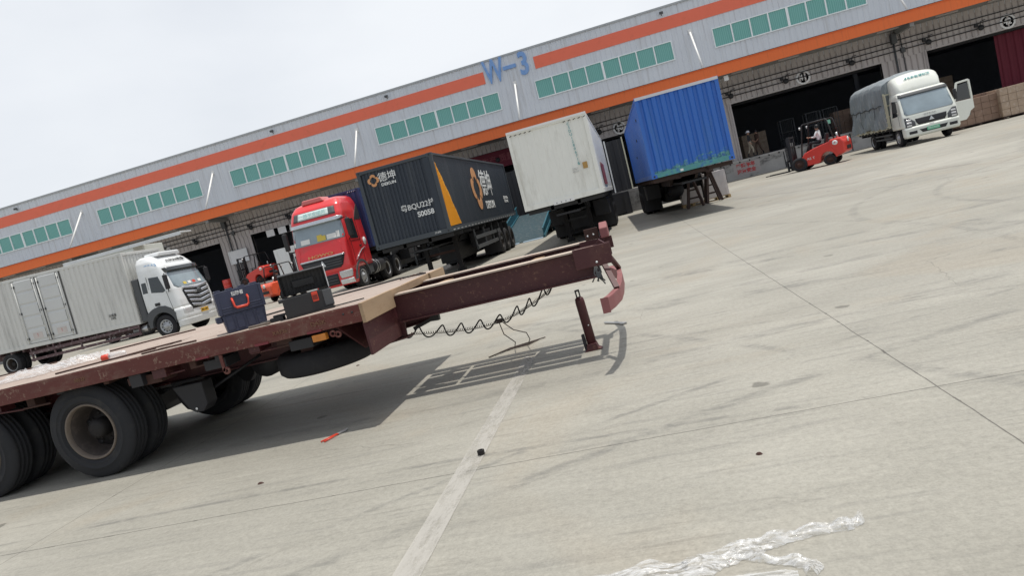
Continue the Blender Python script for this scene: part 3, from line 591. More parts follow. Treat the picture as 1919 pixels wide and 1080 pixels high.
def container(name, label, x0, x1, y0, L, z0, z1, mt, npitch, depth, side_pitch=.28, frame=None, low=None, frontm=None, roofm=None, group=None, duty=.5, side_depth=.035, casts=True):
    r = thing(name, label, 'container', ((x0 + x1) / 2, y0, z0), 0, group); hw = (x1 - x0) / 2; H = z1 - z0; frame = frame or mt
    f = MB(); p = .11
    for sx in (-1, 1):
        for yy in (0, L - p):
            a, c = (sx * hw, sx * (hw - p)); f.box(min(a, c), max(a, c), yy, yy + p, .0, H)
        a, c = (sx * hw, sx * (hw - .06)); f.box(min(a, c), max(a, c), p, L - p, 0, .14); f.box(min(a, c), max(a, c), p, L - p, H - .07, H)
    f.box(-hw + p, hw - p, 0.0, .1, H - .09, H); f.box(-hw + p, hw - p, L - .1, L, 0, H)
    f.build('frame', frame, r, .006)
    s_ = MB(); s_.box(-hw + p, hw - p, 0, .1, 0, .15); s_.build('bottom_sill', low or frame, r, .006)
    if casts:
        for sx in (-1, 1):
            for zz in (-.004, H - .11):
                c_ = MB(); a, b_ = sx * (hw + .006), sx * (hw - .17); c_.box(min(a, b_), max(a, b_), -.006, .165, zz, zz + .118)
                c_.lathe([(.03, -.008), (0, -.008)], (sx * (hw - .08), 0, zz + .06), 'y', 10, 1); c_.build('corner_casting', [frame, m_black], r, .008)
    w_ = MB(); w_.corr((-hw + p, .06, .15), (1, 0, 0), 2 * hw - 2 * p, H - .24, (0, -1, 0), npitch, depth, 0, duty); w_.build('front_wall', frontm or mt, r)
    for sx in (-1, 1):
        w_ = MB(); w_.corr((sx * (hw - .05), p, .14), (0, 1, 0), L - 2 * p, H - .21, (sx, 0, 0), side_pitch, side_depth, 0, duty); w_.build('side_wall', mt, r)
    w_ = MB(); w_.corr((-hw + .06, .1, H - .03), (0, 1, 0), L - .2, 2 * hw - .12, (0, 0, 1), .3, .02, 0, .5, up=(1, 0, 0)); w_.box(-hw + .07, hw - .07, .08, L - .12, .06, H - .05); w_.build('roof', roofm or mt, r)
    return r
def chassis(label, xc, y0, L, zt, legs=True, axles=(9.0, 10.3, 11.6), leg_y=2.6, guard=False, mt=None, group=None, leg_dx=.55, legm=None, shade_y=None):
    r = thing('semi_trailer', label, 'semi-trailer', (xc, y0, 0), 0, group); mt = mt or m_dark; legm = legm or m_rust
    b = MB()
    for sx in (-.42, .42): b.prism([(.1, zt), (L - .1, zt), (L - .1, zt - .38), (3.4, zt - .38), (2.6, zt - .16), (.1, zt - .16)], 'x', sx - .05, sx + .05)
    for y in [.1 + 1.2 * i for i in range(int(L / 1.2))]: b.box(-1.18, 1.18, y, y + .09, zt - .13, zt - .012)
    b.build('frame', mt, r)
    for sx in (-1, 1):
        a_, c_ = sorted((sx * .55, sx * 1.12)); q_ = MB(); yl = (shade_y or 4.6) + (0 if not shade_y else -.6); q_.box(a_, c_, yl, yl + 1.3, .62, zt - .2); q_.build('shade_locker', m_dark, r, .02)  # dark lockers added to deepen the shade under the trailer
        for ay in axles: q_ = MB(); a_, c_ = sorted((sx * .50, sx * 1.22)); q_.box(a_, c_, ay - .62, ay - .60, .12, zt - .14); q_.build('shade_flap', m_black, r)  # black flaps added to keep the space around the wheels dark
    q_ = MB(); q_.lathe([(0, 6.2), (.28, 6.2), (.28, 8.0), (0, 8.0)], (0, 0, .78), 'y', 16); q_.build('air_tank', m_dark, r)  # dark tank added to fill the underside with shade
    q_ = MB(); q_.box(-.36, .36, shade_y or leg_y + .8, L - .6, .34, .99); q_.build('shade_block', m_black, r, .03)  # black box added to block light along the middle
    q_ = MB(); q_.box(-.37, .37, .2, L - .2, zt - .36, zt - .30); q_.build('shade_plate', m_dark, r)  # dark plate added to close off light between the beams
    for ay in axles:
        a = MB(); a.tube([(-1.0, ay, .5), (1.0, ay, .5)], .07, 10); a.build('axle', mt, r)
        for sx in (-1, 1): make_wheel(r, (sx * 1.08, ay, .5), sx, .5, .27, True, m_hub, True, n=24)
        for sx in (-1, 1): m2 = MB(); m2.box(sx * .6 - .05, sx * .6 + .05, ay - .45, ay + .45, .62, .72); m2.box(sx * .6 - .04, sx * .6 + .04, ay + .5, ay + .66, .4, zt - .3); m2.build('leaf_spring', mt, r)
    if legs:
        for sx in (-1, 1): l = MB(); l.box(sx * leg_dx - .07, sx * leg_dx + .07, leg_y - .07, leg_y + .07, .1, zt - .14); l.box(sx * leg_dx - .13, sx * leg_dx + .13, leg_y - .13, leg_y + .13, 0, .1); l.bar((sx * leg_dx, leg_y + .1, zt - .5), (sx * leg_dx, leg_y + .9, zt - .2), .05, .05); l.build('landing_leg', m_hub, r)
        l = MB(); l.bar((-leg_dx, leg_y, .75), (leg_dx, leg_y, .75), .05, .08); l.build('leg_brace', legm, r)
    if guard:
        for sx in (-1, 1):
            l = MB()
            for z_ in (.58, .92): l.box(sx * 1.17 - .02, sx * 1.17 + .02, 3.0, 7.6, z_, z_ + .13)
            for y in (3.0, 4.6, 6.1, 7.5): l.box(sx * 1.15 - .02, sx * 1.15 + .02, y, y + .08, .55, zt - .1)
            l.build('side_guard', m_grey, r)
    return r

# ------------------------------------------------------------------ blue container on its trailer
cb = container('shipping_container', 'bright blue corrugated shipping container with flaking teal bottom rail', .74, 3.20, 21.2, 12.2, 1.42, 3.87, m_blue, .268, .045, .28, low=m_teal, frontm=m_blueflake, roofm=pm('container_roof_sunlit', (.62, .63, .66), .6, 0, .1, 1), duty=.42)  # roof and header colour lightened for the sun falling on them
cb.rotation_euler.z = R(1.7)
hdr = MB(); hdr.box(-1.225, 1.225, -.012, .09, 2.37, 2.455); hdr.build('roof_header', MATS['container_roof_sunlit'], cb)
for i in range(3):
    v_ = MB(); v_.box(-1.235, -1.215, 1.4 + i * 2.2, 1.55 + i * 2.2, 1.9 - i * .5, 1.98 - i * .5); v_.build('vent', m_black, cb)
lb = MB(); lb.box(-.37, -.28, -.006, .0, .03, .10); lb.build('plate', m_text, cb)
chassis('dark rusty semi-trailer under the bright blue container', 1.965, 21.35, 12.2, 1.41, legs=False, mt=m_trestle, shade_y=7.6).rotation_euler.z = R(1.7)
def trestle(loc, rz, lab, h_=1.15):
    r = thing('trestle', lab, 'trestle', loc, rz, 'trestles propping the blue container')
    for sx in (-1, 1):
        for sy in (-1, 1): l = MB(); l.bar((sx * .28, sy * .22, .03), (sx * .06, sy * .16, h_), .09, .09); l.build('leg', m_trestle, r)
    t_ = MB(); t_.box(-.14, .14, -.45, .45, h_, h_ + .09); t_.build('top_beam', m_trestle, r, .005)
    for z_ in (.35, .65):
        w2 = .28 - .22 * z_ / h_
        for y_ in (-.22, .17): t_ = MB(); t_.box(-w2, w2, y_, y_ + .05, z_, z_ + .05); t_.build('rung', m_trestle, r)
trestle((2.98, 26.9, 0), R(4), 'brown A-frame trestle nearest the wrapped pallet, under the blue container')
trestle((2.25, 26.3, 0), R(-6), 'brown A-frame trestle beside the first one, under the blue container middle')
def wrapped_pallet(loc, w_, d_, h_, lab, rz=0, mt=None):
    r = thing('wrapped_pallet', lab, 'pallet load', loc, rz)
    p = MB()
    for i in range(5): p.box(-w_ / 2, w_ / 2, -d_ / 2 + i * d_ / 5 + .01, -d_ / 2 + (i + 1) * d_ / 5 - .02, .10, .125)
    for x_ in (-w_ / 2, -.05, w_ / 2 - .1): p.box(x_, x_ + .1, -d_ / 2, d_ / 2, .02, .098)
    p.box(-w_ / 2, w_ / 2, -d_ / 2, -d_ / 2 + .1, 0, .019); p.build('pallet', m_pallet, r)
    b = MB(); n = 9; vs = []
    zs = [.13 + (h_ - .13) * i / 8 for i in range(9)]
    for z in zs:
        ring = []
        for (ax, ay), (bx, by) in zip(((-1, -1), (1, -1), (1, 1), (-1, 1)), ((1, -1), (1, 1), (-1, 1), (-1, -1))):
            for i in range(n):
                t = i / n; x = ax + (bx - ax) * t; y = ay + (by - ay) * t; k = 1 - .02 * random.random() - (.03 if i == 0 else 0); ring.append((x * w_ / 2 * k * .97, y * d_ / 2 * k * .97, z + random.uniform(-.01, .01)))
        vs += ring
    m = 4 * n; b.add(vs, [(i * m + k, i * m + (k + 1) % m, (i + 1) * m + (k + 1) % m, (i + 1) * m + k) for i in range(8) for k in range(m)] + [tuple(range(8 * m, 9 * m))])
    b.build('load', mt or m_wrap, r)
    return r
wrapped_pallet((3.28, 28.35, 0), .95, 1.0, 1.12, 'taller white film-wrapped pallet load under the right edge of the blue container')
wrapped_pallet((2.32, 28.3, 0), .85, 1.0, .72, 'low white film-wrapped pallet load under the middle of the blue container', mt=m_wrap)

# ------------------------------------------------------------------ white container
cw = container('shipping_container', 'off-white shipping container with a vertical teal number on its end wall', -3.19, -.72, 20.75, 12.2, 1.42, 3.85, m_whitec, .235, .018, .28, duty=.85, casts=False, roofm=m_whitec)
hx = MB(); hx.box(-1.235, 1.235, -.02, .08, 2.385, 2.45); hx.build('roof_header', m_whitepaint, cw)
for side_ in (-1, 1):
    for i in range(16):
        if abs(i - 7.5) > 3: s_ = MB(); xx = -1.15 + i * .152; s_.bar((xx, -.002, 2.30), (xx + .07, -.002, 2.33), .006, .018) if side_ < 0 else None
        if side_ < 0 and abs(i - 7.5) > 3: s_.build('rail_gap', m_black, cw)
for i, ch in enumerate('CSDU1280671'):
    text(ch, .115, m_textt, cw, (.655 + i * .004, .045 - .028, 2.22 - i * .108), FRONT, 'lettering', .003)
text('6', .15, m_textt, cw, (.70, .012, 1.02), FRONT, 'lettering', .003); text('22G1\n45G1', .085, m_textg, cw, (.56, .012, .84), FRONT, 'lettering', .003)
b = MB(); b.box(.80, .94, .020, .03, .83, 1.02); b.build('notice_plate', pm('notice_ochre', (.42, .25, .08), .7), cw)
b = MB(); b.box(-.32, .32, -.012, 0, -.02, .075); b.build('rear_light_plate', m_whitepaint, cw)
for q in range(4): b = MB(); b.lathe([(0, -.018), (.016, -.018), (.016, -.01)], (-.22 + q * .14, 0, .03), 'y', 8); b.build('bolt', m_black, cw)
b = MB(); b.box(1.238, 1.246, 2.5, 5.6, .25, 1.0); b.build('side_decal', pm('decal_red', (.3, .05, .06), .6, 0, .3, 3, dirt=(.6, .6, .6), dirt_amt=.9, dirt_scale=3), cw)
chassis('dark semi-trailer under the off-white container', -1.95, 20.9, 12.3, 1.41, leg_y=3.4, guard=False, legm=m_black, axles=(6.9, 8.1, 9.3), leg_dx=.42)
ub0 = MB(); ub0.box(-1.16, 1.16, 5.9, 5.93, .10, 1.24); o_ = ub0.build('shade_panel', m_black, bpy.data.objects['semi_trailer.001'])  # black panel added for the mass of shade under this container

ub = thing('dark_infill', 'dark block added to deepen the shade below the off-white container', 'dark infill', (-1.95, 36.0, 0))  # dark frame and bumpers added to blacken the space under the container
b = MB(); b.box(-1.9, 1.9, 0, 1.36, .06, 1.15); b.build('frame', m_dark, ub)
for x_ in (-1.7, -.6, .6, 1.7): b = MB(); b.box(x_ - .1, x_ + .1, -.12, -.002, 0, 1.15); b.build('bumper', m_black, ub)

# ------------------------------------------------------------------ slate container
ck = container('shipping_container', 'dark slate shipping container with white lettering and a yellow wedge on its side', -7.90, -5.43, 20.1, 12.2, 1.40, 3.86, m_blackc, .115, .022, .12, frame=pm('slate_frame', (.05, .06, .07), .5, 0, .2, 2), side_depth=.018, duty=.5)
# logo: four petal ring
def flower(parent, cx, cz, r, plane, mt, px=None):
    for q in range(4):
        a0 = q * math.pi / 2; m_ = MB(); vs = []; n = 10
        for i in range(n + 1):
            t = a0 + (i / n - .5) * math.pi / 2 * .93
            ph_ = (i / n - .5) * 2; rr = r * (1.12 - .30 * ph_ * ph_); ri = r * (.52 + .12 * (1 - ph_ * ph_))
            for ra in (rr, ri): vs.append((ra * math.cos(t), ra * math.sin(t)))
        if plane == 'y': P = lambda a, c, o: (cx + a, px - o, cz + c)
        else: P = lambda a, c, o: (px + o, cx + a, cz + c)
        V = [P(a, c, .012) for a, c in vs] + [P(a, c, 0) for a, c in vs]; k = len(vs)
        F = [(2 * i, 2 * i + 2, 2 * i + 3, 2 * i + 1) for i in range(n)] + [(2 * i, k + 2 * i, k + 2 * i + 2, 2 * i + 2) for i in range(n)] + [(2 * i + 1, 2 * i + 3, k + 2 * i + 3, k + 2 * i + 1) for i in range(n)]
        m_.add(V, F); m_.build('emblem_petal', mt, parent)
H0 = 1.40
flower(ck, -.76, 3.50 - H0, .17, 'y', m_logoor, .036)
text('德坤', .30, m_text, ck, (-.30, .030, 3.52 - H0), FRONT, 'lettering', .004, .002)
text('DEKUN', .12, m_text, ck, (-.30, .030, 3.31 - H0), FRONT, 'lettering', .004, .004, sx=1.2)
text('粤BQU22挂', .23, m_text, ck, (.41, .030, 2.42 - H0), FRONT, 'lettering', .004, .002, sx=.95)
text('S0058', .22, m_text, ck, (.60, .030, 2.15 - H0), FRONT, 'lettering', .004, .006)
text('39.8吨', .075, m_text, ck, (.82, -.006, 1.50 - H0 - .02), FRONT, 'lettering', .003)
b = MB(); b.box(.93, 1.12, .0, .055, .16, 2.36); b.build('corner_plate', m_blackc, ck)
# yellow wedge on the side (+x)
wd = MB(); hw = 1.235; pts = [(.15, .17), (1.62, .19), (1.48, .42), (1.3, .70), (1.12, .92), (1.0, 1.2), (.78, 1.45), (.68, 1.66), (.45, 1.9), (.16, 2.25)]
pts2 = []
for (a, c), (a2, c2) in zip(pts[1:], pts[2:]):
    for i in range(4): t = i / 4; pts2.append((a + (a2 - a) * t + random.uniform(-.03, .03), c + (c2 - c) * t))
poly = [pts[0]] + pts2 + [pts[-1]]
n = len(poly); wd.add([(hw - .028, a, c) for a, c in poly] + [(hw - .05, a, c) for a, c in poly], [tuple(range(n)), *[(i, (i + 1) % n, n + (i + 1) % n, n + i) for i in range(n)]])
wo = wd.build('side_wedge', m_yellow, ck)
# ribbing over the wedge so it follows the corrugation
for i in range(12):
    y0 = .20 + i * .12; zt_ = max(.25, 2.25 - (y0 - .16) * 1.45)
    if zt_ > .3: r_ = MB(); r_.box(hw - .027, hw - .012, y0, y0 + .05, .19, zt_ - .05); r_.build('wedge_rib', m_yellow, wo)
flower(ck, 5.15, 2.72 - H0, .72, 'x', m_logoor, hw - .022)
text('德坤', 1.10, m_text, ck, (hw - .02, 7.1, 2.86 - H0), EAST, 'lettering', .004, .008)
text('DEKUN', .42, m_text, ck, (hw - .02, 7.0, 2.05 - H0), EAST, 'lettering', .004, .01, sx=1.2)
text('总质量 40000kg\n核载 33000kg', .16, m_text, ck, (hw - .02, 10.7, 2.2 - H0), EAST, 'lettering', .003)
for i in range(23): b = MB(); b.box(hw - .004, hw + .004, .3 + i * .5, .55 + i * .5, .03, .07); b.build('reflector_strip', m_textg, ck)
chassis('dark semi-trailer on landing legs under the slate container', -6.665, 20.3, 11.9, 1.39, axles=(7.4, 8.6, 9.8), leg_y=2.5, guard=True)

# ------------------------------------------------------------------ navy container behind the red cab
cn = container('shipping_container', 'dark navy shipping container standing behind the red truck cab', -13.62, -11.18, 28.2, 12.2, 1.62, 4.22, m_navyc, .268, .04, .28)
for x0_ in (-1.0, .85):
    for q in range(4): b = MB(); b.bar((x0_ + q * .10 - .15, -.008, 2.50), (x0_ + q * .10 - .10, -.008, 2.545), .01, .02); b.build('light_mark', m_text, cn)
chassis('dark semi-trailer coupled behind the red cab, under the navy container', -12.4, 28.3, 12.3, 1.61, legs=True, leg_y=3.2)

# ------------------------------------------------------------------ red tractor
rt = thing('tractor_truck', 'red cab-over truck with a white sign above its windscreen', 'truck', (-12.52, 25.8, 0))
cab = Cab([(.36, 1.16, .06, 2.15), (.55, 1.2, .0, 2.2), (1.1, 1.22, -.02, 2.2), (1.75, 1.22, .02, 2.22), (2.2, 1.21, .08, 2.22), (3.05, 1.17, .26, 2.22), (3.3, 1.16, .30, 2.22), (3.68, 1.10, .48, 2.22), (3.9, 1.0, .72, 2.2), (4.0, .85, 1.0, 2.15)], 4.5, .42)
# body with wheel arch: shell from z .95 up at rear, simple full shell plus arch cover
cab.shell(rt, m_red, 'cab_body', z0=.95)
lo = Cab([(.36, 1.14, .06, .62), (.55, 1.19, .0, .66), (.96, 1.21, -.01, .68)], 4.5, .42); lo.shell(rt, m_red, 'bumper', nz=6)
bk = MB(); bk.box(-1.19, 1.19, 1.75, 2.15, .55, .96); bk.build('rear_step', m_grey, rt, .02)
cab.patch([(2.27, -1.12, 1.12), (2.36, -1.15, 1.15), (2.98, -1.09, 1.09), (3.04, -1.05, 1.05)], .012, m_glass, rt, 'windscreen')
cab.patch([(3.03, -1.14, 1.14), (3.11, -1.16, 1.16), (3.17, -1.12, 1.12)], .17, m_chrome, rt, 'sun_visor', .16)
sgn = cab.patch([(3.30, -.95, .95), (3.62, -.90, .90)], .02, m_grey, rt, 'sign_panel')
sg2 = cab.patch([(3.32, -.72, .66), (3.60, -.70, .64)], .03, pm('sign_white', (.60, .70, .68), .5), rt, 'sign_board')
text('一路平安顺风', .20, pm('sign_teal', (.22, .42, .42), .6), sg2, (-.03, .262, 3.46), (R(62), 0, 0), 'lettering', .004, sx=1.0)
rb = MB(); rb.prism([(-.6, 3.93), (-.52, 4.12), (.32, 4.12), (.42, 3.93)], 'y', .72, 1.5); rb.build('roof_unit', m_redroof, rt, .04)
for sx in (-1, 1):
    cab.patch([(1.66, sx * .98, sx * 1.03), (1.9, sx * .90, sx * .95), (2.15, sx * .90, sx * .93)], .01, m_red, rt, 'front_crease', .02)
grl = cab.patch([(1.12, -.72, .72), (1.22, -.84, .84), (1.58, -.98, .98), (1.63, -.94, .94)], .02, m_dark, rt, 'grille')
cab.patch([(1.60, -1.0, 1.0), (1.66, -1.0, 1.0)], .035, m_chrome, rt, 'grille_trim')
for z_ in (1.24, 1.34, 1.44): cab.patch([(z_, -.82, .82), (z_ + .03, -.84, .84)], .035, m_grey, grl, 'grille_bar')
em = MB(); em.prism([(-.13, 1.28), (.13, 1.28), (0, 1.54)], 'y', -.075, -.045); em.build('emblem', m_chrome, rt, .01)
text('HOWO', .15, m_logoor, rt, (0, -.03, 1.76), (R(84), 0, 0), 'lettering', .006, .004, sx=2.2)
for sx in (-1, 1):
    rows = [(.66, sx * .62, sx * 1.08), (.80, sx * .58, sx * 1.12), (1.0, sx * .60, sx * 1.13)]
    rows = [(z, min(a, c), max(a, c)) for z, a, c in rows]
    lo.patch([(z, a, c) for z, a, c in rows if z <= .96] + [(.95, rows[2][1], rows[2][2])], .02, m_lamp, rt, 'headlight', nx=8)
    a_, c_ = sorted((sx * .55, sx * 1.10)); lo.patch([(.40, a_, c_), (.60, a_, c_)], .02, m_cabw, rt, 'bumper_corner', nx=8)
lo.patch([(.45, -.5, .5), (.9, -.5, .5)], .015, m_dark, rt, 'air_intake')
for z_ in (.52, .64, .76): lo.patch([(z_, -.46, .46), (z_ + .03, -.46, .46)], .03, m_grey, rt, 'intake_slat')
cab.side(1, [(.50, 2.15), (.62, 2.95), (1.32, 2.98), (1.32, 2.12)], .008, m_glassd, rt, 'door_window')
cab.side(-1, [(.50, 2.15), (.62, 2.95), (1.32, 2.98), (1.32, 2.12)], .008, m_glassd, rt, 'door_window')
for sx in (-1, 1):
    for (y0, z0_, y1, z1_) in ((.45, 1.0, .45, 2.1), (1.42, 1.0, 1.42, 3.0), (.45, 2.06, 1.42, 2.06)):
        g_ = MB(); xx = sx * 1.222; g_.bar((xx, y0, z0_), (xx, y1, z1_), .012, .014); g_.build('door_gap', m_black, rt)
    g_ = MB(); g_.box(sx * 1.23 - .02, sx * 1.23 + .02, 1.2, 1.38, 1.75, 1.82); g_.build('door_handle', m_black, rt, .01)
    mr = MB(); mr.box(sx * 1.42 - .10, sx * 1.42 + .10, .12, .28, 2.25, 2.98); mr.build('mirror', m_black, rt, .05)
    ma = MB(); ma.tube([(sx * 1.15, .35, 3.02), (sx * 1.42, .2, 3.04), (sx * 1.42, .2, 2.2), (sx * 1.2, .4, 2.15)], .022, 8); ma.build('mirror_arm', m_black, rt)
    fa = MB(); n = 14
    pts = [(.9 + .66 * math.cos(math.pi * i / n), .52 + .62 * math.sin(math.pi * i / n)) for i in range(n + 1)]; ptso = [(.9 + .76 * math.cos(math.pi * i / n), .50 + .74 * math.sin(math.pi * i / n)) for i in range(n + 1)]
    xx0, xx1 = sorted((sx * 1.245, sx * 1.0)); fa.prism(pts + ptso[::-1], 'x', xx0, xx1); fa.build('wheel_arch', m_grey, rt)
    make_wheel(rt, (sx * 1.06, .9, .52), sx, .52, .30, False, m_rimw, n=28)
    for ay in (4.0, 5.35): make_wheel(rt, (sx * .98, ay, .52), sx, .52, .28, True, m_rimw, True, n=24)
ec = MB(); ec.prism([(1.45, 2.9), (1.62, 3.1), (2.05, 3.55), (2.15, 3.2), (2.1, 2.9)], 'x', 1.16, 1.19); ec.build('corner_vane', m_dark, rt)
dc = MB(); dc.lathe([(0, 0), (.17, 0), (.17, .006), (0, .006)], (1.222, 1.86, 1.95), 'x', 20); dc.build('round_sticker', m_cabw, rt)
cr_ = MB(); cr_.tube([(1.236, .55, 1.25), (1.24, .9, 1.45), (1.24, 1.3, 1.62), (1.236, 1.7, 1.70)], .018, 6); cr_.build('side_trim', m_chrome, rt)
tk = MB(); tk.lathe([(0, 0), (.30, 0), (.32, .03), (.32, 1.1), (.30, 1.13), (0, 1.13)], (1.0, 2.2, .78), 'y', 24); tk.build('fuel_tank', m_dark, rt)
for y_ in (2.3, 2.55): s2 = MB(); s2.lathe([(.325, y_), (.335, y_), (.335, y_ + .05), (.325, y_ + .05)], (1.0, 0, .78), 'y', 24); s2.build('tank_strap', m_steel, rt)
fr_ = MB(); fr_.box(-.45, -.35, .6, 6.2, .75, 1.0); fr_.box(.35, .45, .6, 6.2, .75, 1.0); fr_.build('chassis_rail', m_dark, rt)
for x_, y_, w_, h_, mt_ in ((-.85, .2, .5, .16, m_paper), (-.55, .24, .4, .2, m_paper), (.1, .26, .22, .26, m_yellowcl), (.28, .26, .18, .2, m_yellowcl), (.62, .24, .42, .2, m_paper), (.86, .22, .22, .26, m_paper)):
    b = MB(); z_ = 2.33; yy = max(cab.fy(x_ - w_ / 2, z_) , cab.fy(x_ + w_ / 2, z_)) - .030; b.box(-w_ / 2, w_ / 2, -.004, 0, 0, h_)
    o_ = b.build('windscreen_card', mt_, rt); o_.location = (x_, yy, z_); o_.rotation_euler = (R(-12), 0, 0)

# ------------------------------------------------------------------ grey box truck, side on
lt = thing('box_truck', 'grey container-bodied truck with white sleeper cab, seen side on', 'truck', (-18.95, 26.7, 0), R(90))
# local: faces -y (world +x); local x = world y offset.  near side is local x = -1.22
wc = Cab([(.62, 1.18, .02, 1.75), (.95, 1.22, .0, 1.78), (1.45, 1.22, .03, 1.8), (1.95, 1.22, .10, 1.8), (2.75, 1.17, .42, 1.8), (3.0, 1.15, .52, 1.8), (3.3, 1.10, .78, 1.8), (3.5, .98, 1.05, 1.78), (3.56, .85, 1.2, 1.7)], 3.6, .5)
wc.shell(lt, m_cabw, 'cab_body', z0=1.13)
lc = Cab([(.62, 1.20, -.02, .54), (1.14, 1.22, .0, .56)], 3.6, .5); lc.shell(lt, m_cabw, 'lower_front', nz=4)
lb_ = MB(); lb_.box(-1.1, 1.1, 1.72, 1.9, .6, 1.12); lb_.box(-.75, .75, .5, 1.7, .62, 1.12); lb_.build('engine_bay', m_black, lt)
wc.patch([(1.98, -.98, .98), (2.08, -1.08, 1.08), (2.66, -1.0, 1.0), (2.74, -.95, .95)], .012, m_glass, lt, 'windscreen')
wc.patch([(2.74, -1.05, 1.05), (2.92, -1.06, 1.06)], .13, m_glassd, lt, 'sun_visor', .12)
text('AUMAN欧曼', .23, m_textk, lt, (.0, .655, 3.22), (R(42), 0, 0), 'lettering', .004, sx=.95)
gr = wc.patch([(.95, -.66, .66), (1.3, -.80, .80), (1.80, -.86, .86), (1.88, -.78, .78)], .012, m_dark, lt, 'grille')
for i, z_ in enumerate((.98, 1.18, 1.38, 1.58, 1.78)):
    w_ = .66 + .05 * i; m_ = MB(); n = 16; vs = []
    for q in range(n + 1):
        x = -w_ + 2 * w_ * q / n; zz = z_ + .10 * abs(x) / w_ * 1.0
        y = wc.fy(x, zz) - .05; vs += [(x, y, zz), (x, y - .015, zz + .05), (x, y + .03, zz + .12)]
    m_.add(vs, [(3 * q + j, 3 * q + 3 + j, 3 * q + 4 + j, 3 * q + 1 + j) for q in range(n) for j in range(2)], 0, True); m_.build('grille_bar', m_chrome, gr)
em = MB(); em.lathe([(0, -.02), (.11, -.02), (.12, 0), (.12, .03)], (0, -.06, 1.68), 'y', 20); em.build('emblem', m_grey, lt)
for sx in (-1, 1):
    a_, c_ = sorted((sx * .68, sx * 1.12)); wc.patch([(.68, a_, c_), (.98, a_, c_), (1.06, a_, c_)], .02, m_lamp, lt, 'headlight', nx=8)
    wc.side(sx, [(.62, 1.98), (.82, 2.62), (1.28, 2.66), (1.30, 2.02), (.75, 1.92)], .008, m_glassd, lt, 'door_window')
    wc.side(sx, [(1.46, 2.05), (1.46, 2.5), (1.68, 2.5), (1.70, 2.05)], .008, m_glassd, lt, 'rear_window')
    g_ = MB(); g_.bar((sx * 1.222, 1.38, .95), (sx * 1.19, 1.38, 2.7), .012, .014); g_.bar((sx * 1.222, .50, 1.0), (sx * 1.222, .60, 1.95), .012, .014); g_.build('door_gap', m_grey, lt)
    g_ = MB(); g_.box(sx * 1.225 - .02, sx * 1.225 + .02, 1.05, 1.3, 1.42, 1.55); g_.build('door_handle', m_black, lt, .02)
    mr = MB(); mr.box(sx * 1.40 - .09, sx * 1.40 + .09, .26, .40, 2.0, 2.62); mr.build('mirror', m_black, lt, .04)
    ma = MB(); ma.tube([(sx * 1.15, .5, 2.66), (sx * 1.40, .33, 2.68), (sx * 1.40, .33, 1.95), (sx * 1.2, .5, 1.9)], .02, 8); ma.build('mirror_arm', m_black, lt)
    fa = MB(); n = 16; cy = 1.12
    pts = [(cy + .57 * math.cos(math.pi * i / n), .56 + .56 * math.sin(math.pi * i / n)) for i in range(n + 1)]
    pto = [(.50, .78), (.46, .98), (.62, 1.22), (.85, 1.36), (1.15, 1.40), (1.5, 1.33), (1.78, 1.18), (1.86, .95), (1.84, .56)][::-1]
    a_, c_ = sorted((sx * 1.24, sx * .90)); fa.prism(pts + pto[::-1], 'x', a_, c_); fa.build('wheel_arch', m_grey, lt)
    make_wheel(lt, (sx * 1.05, cy, .5), sx, .5, .29, False, m_rimw, n=32)
    make_wheel(lt, (sx * 1.03, 9.25, .5), sx, .5, .28, True, m_rimw, True, n=32)
bp = Cab([(.34, 1.15, .03, .5), (.61, 1.21, -.03, .52), (.618, 1.20, -.02, .52)], 3.6, .5); bp.shell(lt, m_cabw, 'bumper', nz=5)
pl = MB(); pl.box(-.24, .24, -.06, -.03, .72, .88); pl.build('number_plate', m_platey, lt); text('闽D·A2871', .10, m_textk, lt, (0, -.065, .80), FRONT, 'lettering', .003)
du = MB(); du.prism([(-.75, 3.48), (-.68, 3.66), (.68, 3.66), (.75, 3.48)], 'y', .85, 1.55); du.build('roof_unit', m_cabw, lt, .05)
text('超级卡车', .16, m_textb, lt, (-1.12, 1.05, 3.12), (R(90), 0, R(-90)), 'lettering', .004)
sc = MB(); sc.box(-1.16, -.9, 1.86, 2.16, .9, 2.75); sc.build('air_snorkel', m_grey, lt, .04)
# cargo box, tilted slightly nose down
bx = empty_part('cargo_box', lt, (0, 2.25, .86)); bx.rotation_euler = (R(1.6), 0, 0)
LB = 9.3; HB = 3.12
f = MB()
for sx in (-1, 1):
    a_, c_ = sorted((sx * 1.23, sx * 1.13)); f.box(a_, c_, 0, .12, 0, HB); f.box(a_, c_, LB - .12, LB, 0, HB); f.box(a_, c_, .12, LB - .12, 0, .16); f.box(a_, c_, .12, LB - .12, HB - .12, HB)
f.box(-1.13, 1.13, .0, .1, 0, .12); f.box(-1.13, 1.13, .0, .1, HB - .12, HB); f.box(-1.13, 1.13, LB - .1, LB, 0, HB); f.box(-1.15, 1.15, .1, LB - .1, HB - .05, HB - .01); f.build('frame', m_greyc, bx, .01)
w_ = MB(); w_.corr((-1.13, .06, .12), (1, 0, 0), 2.26, HB - .24, (0, -1, 0), .2, .03); w_.build('front_wall', m_greyc, bx)
w_ = MB(); w_.corr((-1.19, .12, .16), (0, 1, 0), 3.05, HB - .28, (-1, 0, 0), .25, .035, 0, .5); w_.build('side_wall', m_greyc, bx); w_ = MB(); w_.corr((-1.19, 5.75, .16), (0, 1, 0), LB - .12 - 5.75, HB - .28, (-1, 0, 0), .25, .035, 0, .5); w_.build('side_wall', m_greyc, bx)
w_ = MB(); w_.corr((1.19, .12, .16), (0, 1, 0), LB - .24, HB - .28, (1, 0, 0), .25, .035); w_.box(-1.10, 1.10, .12, LB - .15, .1, HB - .1); w_.build('far_wall', m_greyc, bx)
